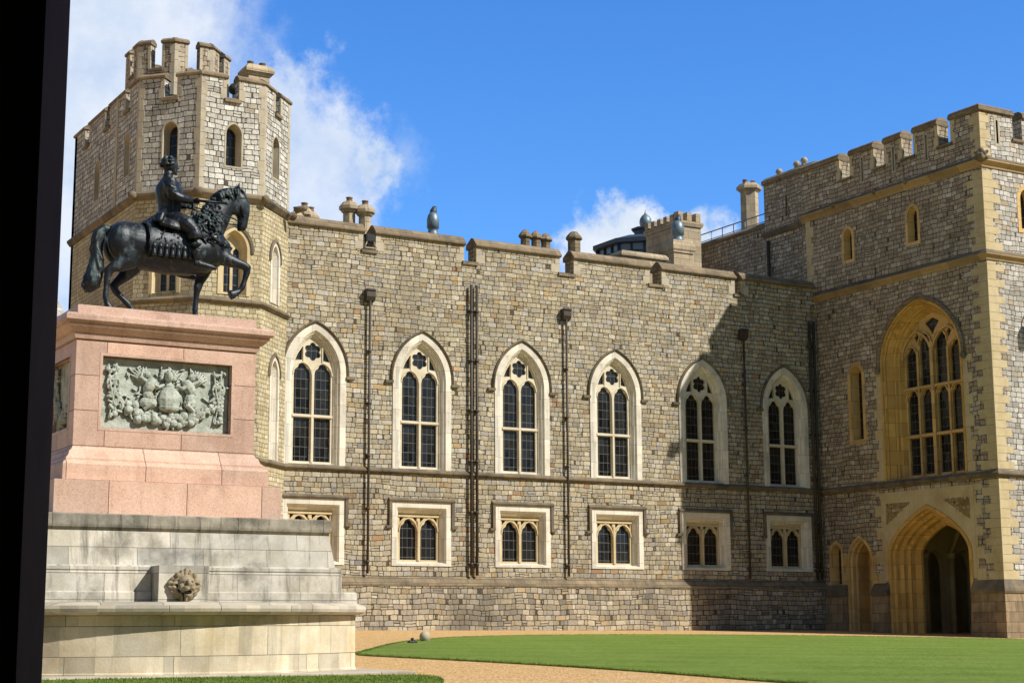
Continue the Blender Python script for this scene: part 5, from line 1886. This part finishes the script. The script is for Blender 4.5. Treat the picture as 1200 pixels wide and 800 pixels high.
def make_rider():
    Y = PY
    P = lambda x, z, y=0.: (x, Y + y, z)
    mb = MB()
    mb.tube([P(9.62, 7.28), P(9.62, 7.42), P(9.645, 7.56), P(9.645, 7.70), P(9.64, 7.84), P(9.625, 7.98), P(9.60, 8.10), P(9.59, 8.18), P(9.595, 8.24), P(9.61, 8.34)], 0, 18,
            ellip=[(.23, .24), (.235, .24), (.205, .21), (.215, .22), (.24, .25), (.25, .28), (.215, .28), (.13, .165), (.088, .088), (.085, .085)])
    for s_ in (-1, 1):
        mb.ball(P(9.72, 7.99, s_ * .1), (.09, .11, .09), 10, 8)
        mb.ball(P(9.575, 8.09, s_ * .22), (.095, .09, .10), 10, 8)
    # head, facing forward
    mb.ball(P(9.625, 8.475), (.142, .112, .152), 16, 12)
    mb.ball(P(9.67, 8.40), (.102, .085, .10), 12, 8)
    mb.ball(P(9.755, 8.335), (.038, .04, .035), 8, 6)       # chin
    mb.tube([P(9.765, 8.50), P(9.79, 8.46), P(9.80, 8.425)], [.017, .022, .027], 7)   # nose
    mb.ball(P(9.772, 8.38), (.022, .036, .017), 8, 6)       # lips
    mb.ball(P(9.745, 8.53), (.034, .078, .022), 8, 6)       # brow
    for s_ in (-1, 1): mb.ball(P(9.61, 8.43, s_ * .108), (.03, .017, .045), 8, 6)     # ears
    # arms
    def arm(pts, rr):
        mb.tube([P(*q) for q in pts], rr, 10)
    arm([(9.56, 8.10, -.23), (9.56, 7.98, -.29), (9.60, 7.87, -.33), (9.66, 7.80, -.345), (9.74, 7.785, -.34), (9.86, 7.785, -.30), (9.97, 7.785, -.26), (10.0, 7.785, -.25)], [.14, .138, .125, .105, .10, .09, .068, .058])
    arm([(9.58, 8.10, .23), (9.62, 7.96, .30), (9.70, 7.84, .31), (9.80, 7.80, .27), (9.92, 7.77, .18), (10.02, 7.76, .12)], [.10, .095, .08, .07, .06, .05])
    # hands: palm, four bent fingers, thumb
    for hx, hz, hy in ((10.05, 7.785, -.235), (10.07, 7.755, .09)):
        mb.ball(P(hx, hz, hy), (.062, .034, .048), 10, 8)
        for k in range(4):
            x = hx + .035 - .006 * abs(k - 1.2); z = hz + .045 - k * .028
            mb.tube([P(hx + .02, z, hy), P(x + .04, z, hy - .03), P(x + .045, z - .004, hy - .062), P(x + .0, z - .008, hy - .07)], [.015, .0145, .0135, .010], 6)
        mb.tube([P(hx - .01, hz + .03, hy - .01), P(hx + .03, hz + .062, hy - .035), P(hx + .065, hz + .055, hy - .05)], [.018, .016, .011], 6)
    # legs
    for s_ in (-1, 1):
        mb.tube([P(9.62, 7.38, s_ * .12), P(9.72, 7.36, s_ * .28), P(9.86, 7.28, s_ * .41), P(9.965, 7.16, s_ * .47), P(10.0, 7.04, s_ * .485), P(10.0, 6.91, s_ * .49), P(10.03, 6.76, s_ * .485), P(10.055, 6.63, s_ * .48), P(10.06, 6.56, s_ * .48)],
                [.19, .18, .16, .13, .115, .122, .098, .075, .078], 12)
        mb.tube([P(9.99, 6.55, s_ * .48), P(10.09, 6.545, s_ * .49), P(10.22, 6.525, s_ * .505), P(10.34, 6.50, s_ * .515), P(10.41, 6.485, s_ * .52)], 0, 10, ellip=[(.06, .055), (.08, .062), (.062, .06), (.05, .056), (.025, .035)])
        # boot top cuff and strap
        mb.tube([P(9.955, 7.13, s_ * .47), P(9.985, 7.06, s_ * .483), P(9.995, 7.01, s_ * .486)], [.145, .142, .128], 12)
        mb.tube([P(10.02, 6.80, s_ * .485), P(10.028, 6.77, s_ * .485)], [.112, .112], 12)
    # cuirass straps and skirt
    for k in range(13):
        an = R(-200) + R(220) * k / 12
        x0, y0 = 9.63 + .19 * math.cos(an), .21 * math.sin(an)
        mb.tube([P(x0, 7.47, y0), P(9.64 + .26 * math.cos(an), 7.36, .29 * math.sin(an)), P(9.66 + .31 * math.cos(an), 7.26, .37 * math.sin(an))], [.04, .05, .032], 6)
        mb.tube([P(x0, 7.50, y0), P(9.64 + .23 * math.cos(an), 7.44, .26 * math.sin(an))], [.04, .03], 6)
    mb.tube([P(9.64 + .175 * math.cos(a), 7.55, .195 * math.sin(a)) for a in [i * PI / 9 for i in range(19)]], .022, 6)
    for s_ in (-1, 1):
        for k in range(6):
            a = k * PI / 5 - PI / 2
            mb.tube([P(9.57, 8.07, s_ * .25), P(9.565 + .1 * math.cos(a + PI / 2) * .8, 7.96, s_ * .32)], [.04, .025], 6)
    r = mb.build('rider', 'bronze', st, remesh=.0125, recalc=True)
    # cropped curls and wreath
    h = MB()
    for k in range(110):
        th = rnd.uniform(-.25, 1.45); a = rnd.uniform(0, 2 * PI)
        q = Vector((math.cos(th) * math.cos(a), math.cos(th) * math.sin(a), math.sin(th)))
        if q.x > .45 and q.z < .62: continue
        h.ball((9.615 + q.x * .152, Y + q.y * .124, 8.48 + q.z * .158), rnd.uniform(.026, .042), 7, 5)
    for k in range(22):
        a = 2 * PI * k / 22
        if math.cos(a) > .35: continue
        h.ball((9.625 + .155 * math.cos(a), Y + .128 * math.sin(a), 8.55), (.04, .016, .024), 7, 5, rot=Matrix.Rotation(a + 1.2, 3, 'Z'))
    h.build('hair', 'bronzeg', r, remesh=.011)
    # cloak gathered over the saddle behind him
    c = MB()
    for k in range(15):
        y = -.42 + .06 * k
        ed = abs(y) / .42
        c.tube([P(9.50, 7.58, y * .5), P(9.45, 7.50, y * .7), P(9.38 + .03 * math.sin(k * 2.1), 7.42, y * .9), P(9.33 + .04 * math.sin(k * 1.7), 7.33 - .05 * ed, y * 1.05)],
               [.03, .055, .07, .045], 7)
    for k in range(9):      # folds round the near hip
        c.tube([P(9.36, 7.40 - k * .018, -.22 - k * .02), P(9.52, 7.33 - k * .014, -.36 - k * .012), P(9.70, 7.31 - k * .016, -.42), P(9.84, 7.35 - k * .02, -.40)], [.05, .05, .045, .02], 7)
    c.build('cloak', 'bronze', r, remesh=.016)
    b = MB()
    b.tube([P(9.98, 7.79, -.30), P(10.64, 7.80, -.34)], .026, 10)
    b.ball(P(10.64, 7.80, -.34), .034, 8, 6)
    b.build('baton', 'bronze', r)


make_horse()
make_rider()

# ================================================================== the range with the archway the picture is taken from
arc = thing('entrance_range', 'dark shaded stone doorway jamb of the archway at the left edge of the view', 'archway', (2, 0, ground_z(2, 0)))


def make_entrance():
    F = Frame((0, 2.6, 0), (0, 1, 0))       # outer face looks into the court; u = -x
    op = rect(-3.4, -.45, -1.6, 2.3)
    o = MB()
    o.slab(F, rect(-70, 40, -2.2, 11.4), [op], 0, .66)
    o.wbox(-40, 70, -9.0, 1.94, 11.0, 11.4)
    o.wbox(-40, 70, -9.6, -9.0, -2.2, 11.4)
    o.wbox(-40.4, -40, -9.6, 2.6, -2.2, 11.4)
    o.wbox(70, 70.4, -9.6, 2.6, -2.2, 11.4)
    o.build('court_wall', 'southstone', arc)
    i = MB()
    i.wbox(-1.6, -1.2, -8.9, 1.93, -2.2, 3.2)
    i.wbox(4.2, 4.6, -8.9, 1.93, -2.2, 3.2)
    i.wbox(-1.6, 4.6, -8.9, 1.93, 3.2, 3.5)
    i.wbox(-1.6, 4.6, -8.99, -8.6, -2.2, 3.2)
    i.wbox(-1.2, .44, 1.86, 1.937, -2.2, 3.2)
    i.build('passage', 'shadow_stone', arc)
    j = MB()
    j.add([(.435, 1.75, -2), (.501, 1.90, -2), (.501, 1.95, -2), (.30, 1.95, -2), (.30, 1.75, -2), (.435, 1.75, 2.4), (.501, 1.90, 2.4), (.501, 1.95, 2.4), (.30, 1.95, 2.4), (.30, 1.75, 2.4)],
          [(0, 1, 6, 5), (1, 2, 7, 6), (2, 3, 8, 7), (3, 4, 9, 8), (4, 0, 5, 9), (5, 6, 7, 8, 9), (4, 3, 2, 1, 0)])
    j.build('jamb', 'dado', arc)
    fl = MB()
    fl.wbox(-1.2, 4.2, -8.6, 2.6, -1.7, -1.42)
    fl.build('threshold', 'step', arc)


make_entrance()


# ------------------------------------------------------------------ standing blades: ragged lawn edges and the nearest turf
def inside(x, y, poly):
    r = False
    for i in range(len(poly)):
        (x0, y0), (x1, y1) = poly[i - 1], poly[i]
        if (y0 > y) != (y1 > y) and x < (x1 - x0) * (y - y0) / (y1 - y0) + x0: r = not r
    return r


def make_blades():
    rg = random.Random(5)
    V, Fc = [], []
    def blade(x, y, h, w):
        a = rg.uniform(0, PI); l = rg.uniform(-.6, .6) * h
        z = ground_z(x, y) + .022
        dx, dy = math.cos(a) * w, math.sin(a) * w
        b = len(V)
        V.extend([(x - dx, y - dy, z), (x + dx, y + dy, z), (x + l * .4, y + l * .3, z + h)])
        Fc.append((b, b + 1, b + 2))
    main = smooth_poly(LAWN, 2)
    for i in range(len(main)):
        a, b = Vector(main[i]), Vector(main[(i + 1) % len(main)])
        if min(a.x, b.x) > 45.5: continue
        n = int((b - a).length * 170)
        for _ in range(n):
            q = a.lerp(b, rg.random())
            blade(q.x + rg.gauss(0, .035), q.y + rg.gauss(0, .035), rg.uniform(.015, .045), .010)
    for _ in range(12000):
        x, y = rg.uniform(5.5, 12.9), rg.uniform(22.6, 25.05)
        if not inside(x, y, SMALL): continue
        blade(x, y, rg.uniform(.02, .045), .009)
    me = bpy.data.meshes.new('grass_blades')
    me.from_pydata(V, [], Fc)
    me.materials.append(M['lawn'])
    o = bpy.data.objects.new('grass_blades', me)
    col.objects.link(o)
    tag(o, 'short mown grass blades standing on the lawns and their edges', 'grass')
    o['kind'] = 'stuff'


SMALL = smooth_poly([(4.9, 25.02), (9, 25.03), (12.6, 25.03), (12.95, 24.7), (12.7, 23.8), (11.8, 22.2), (9.5, 20.6), (6, 20.2), (3, 21.5), (1.5, 24)], 1)
make_blades()
scene.render.resolution_x = 1024
scene.render.resolution_y = 682
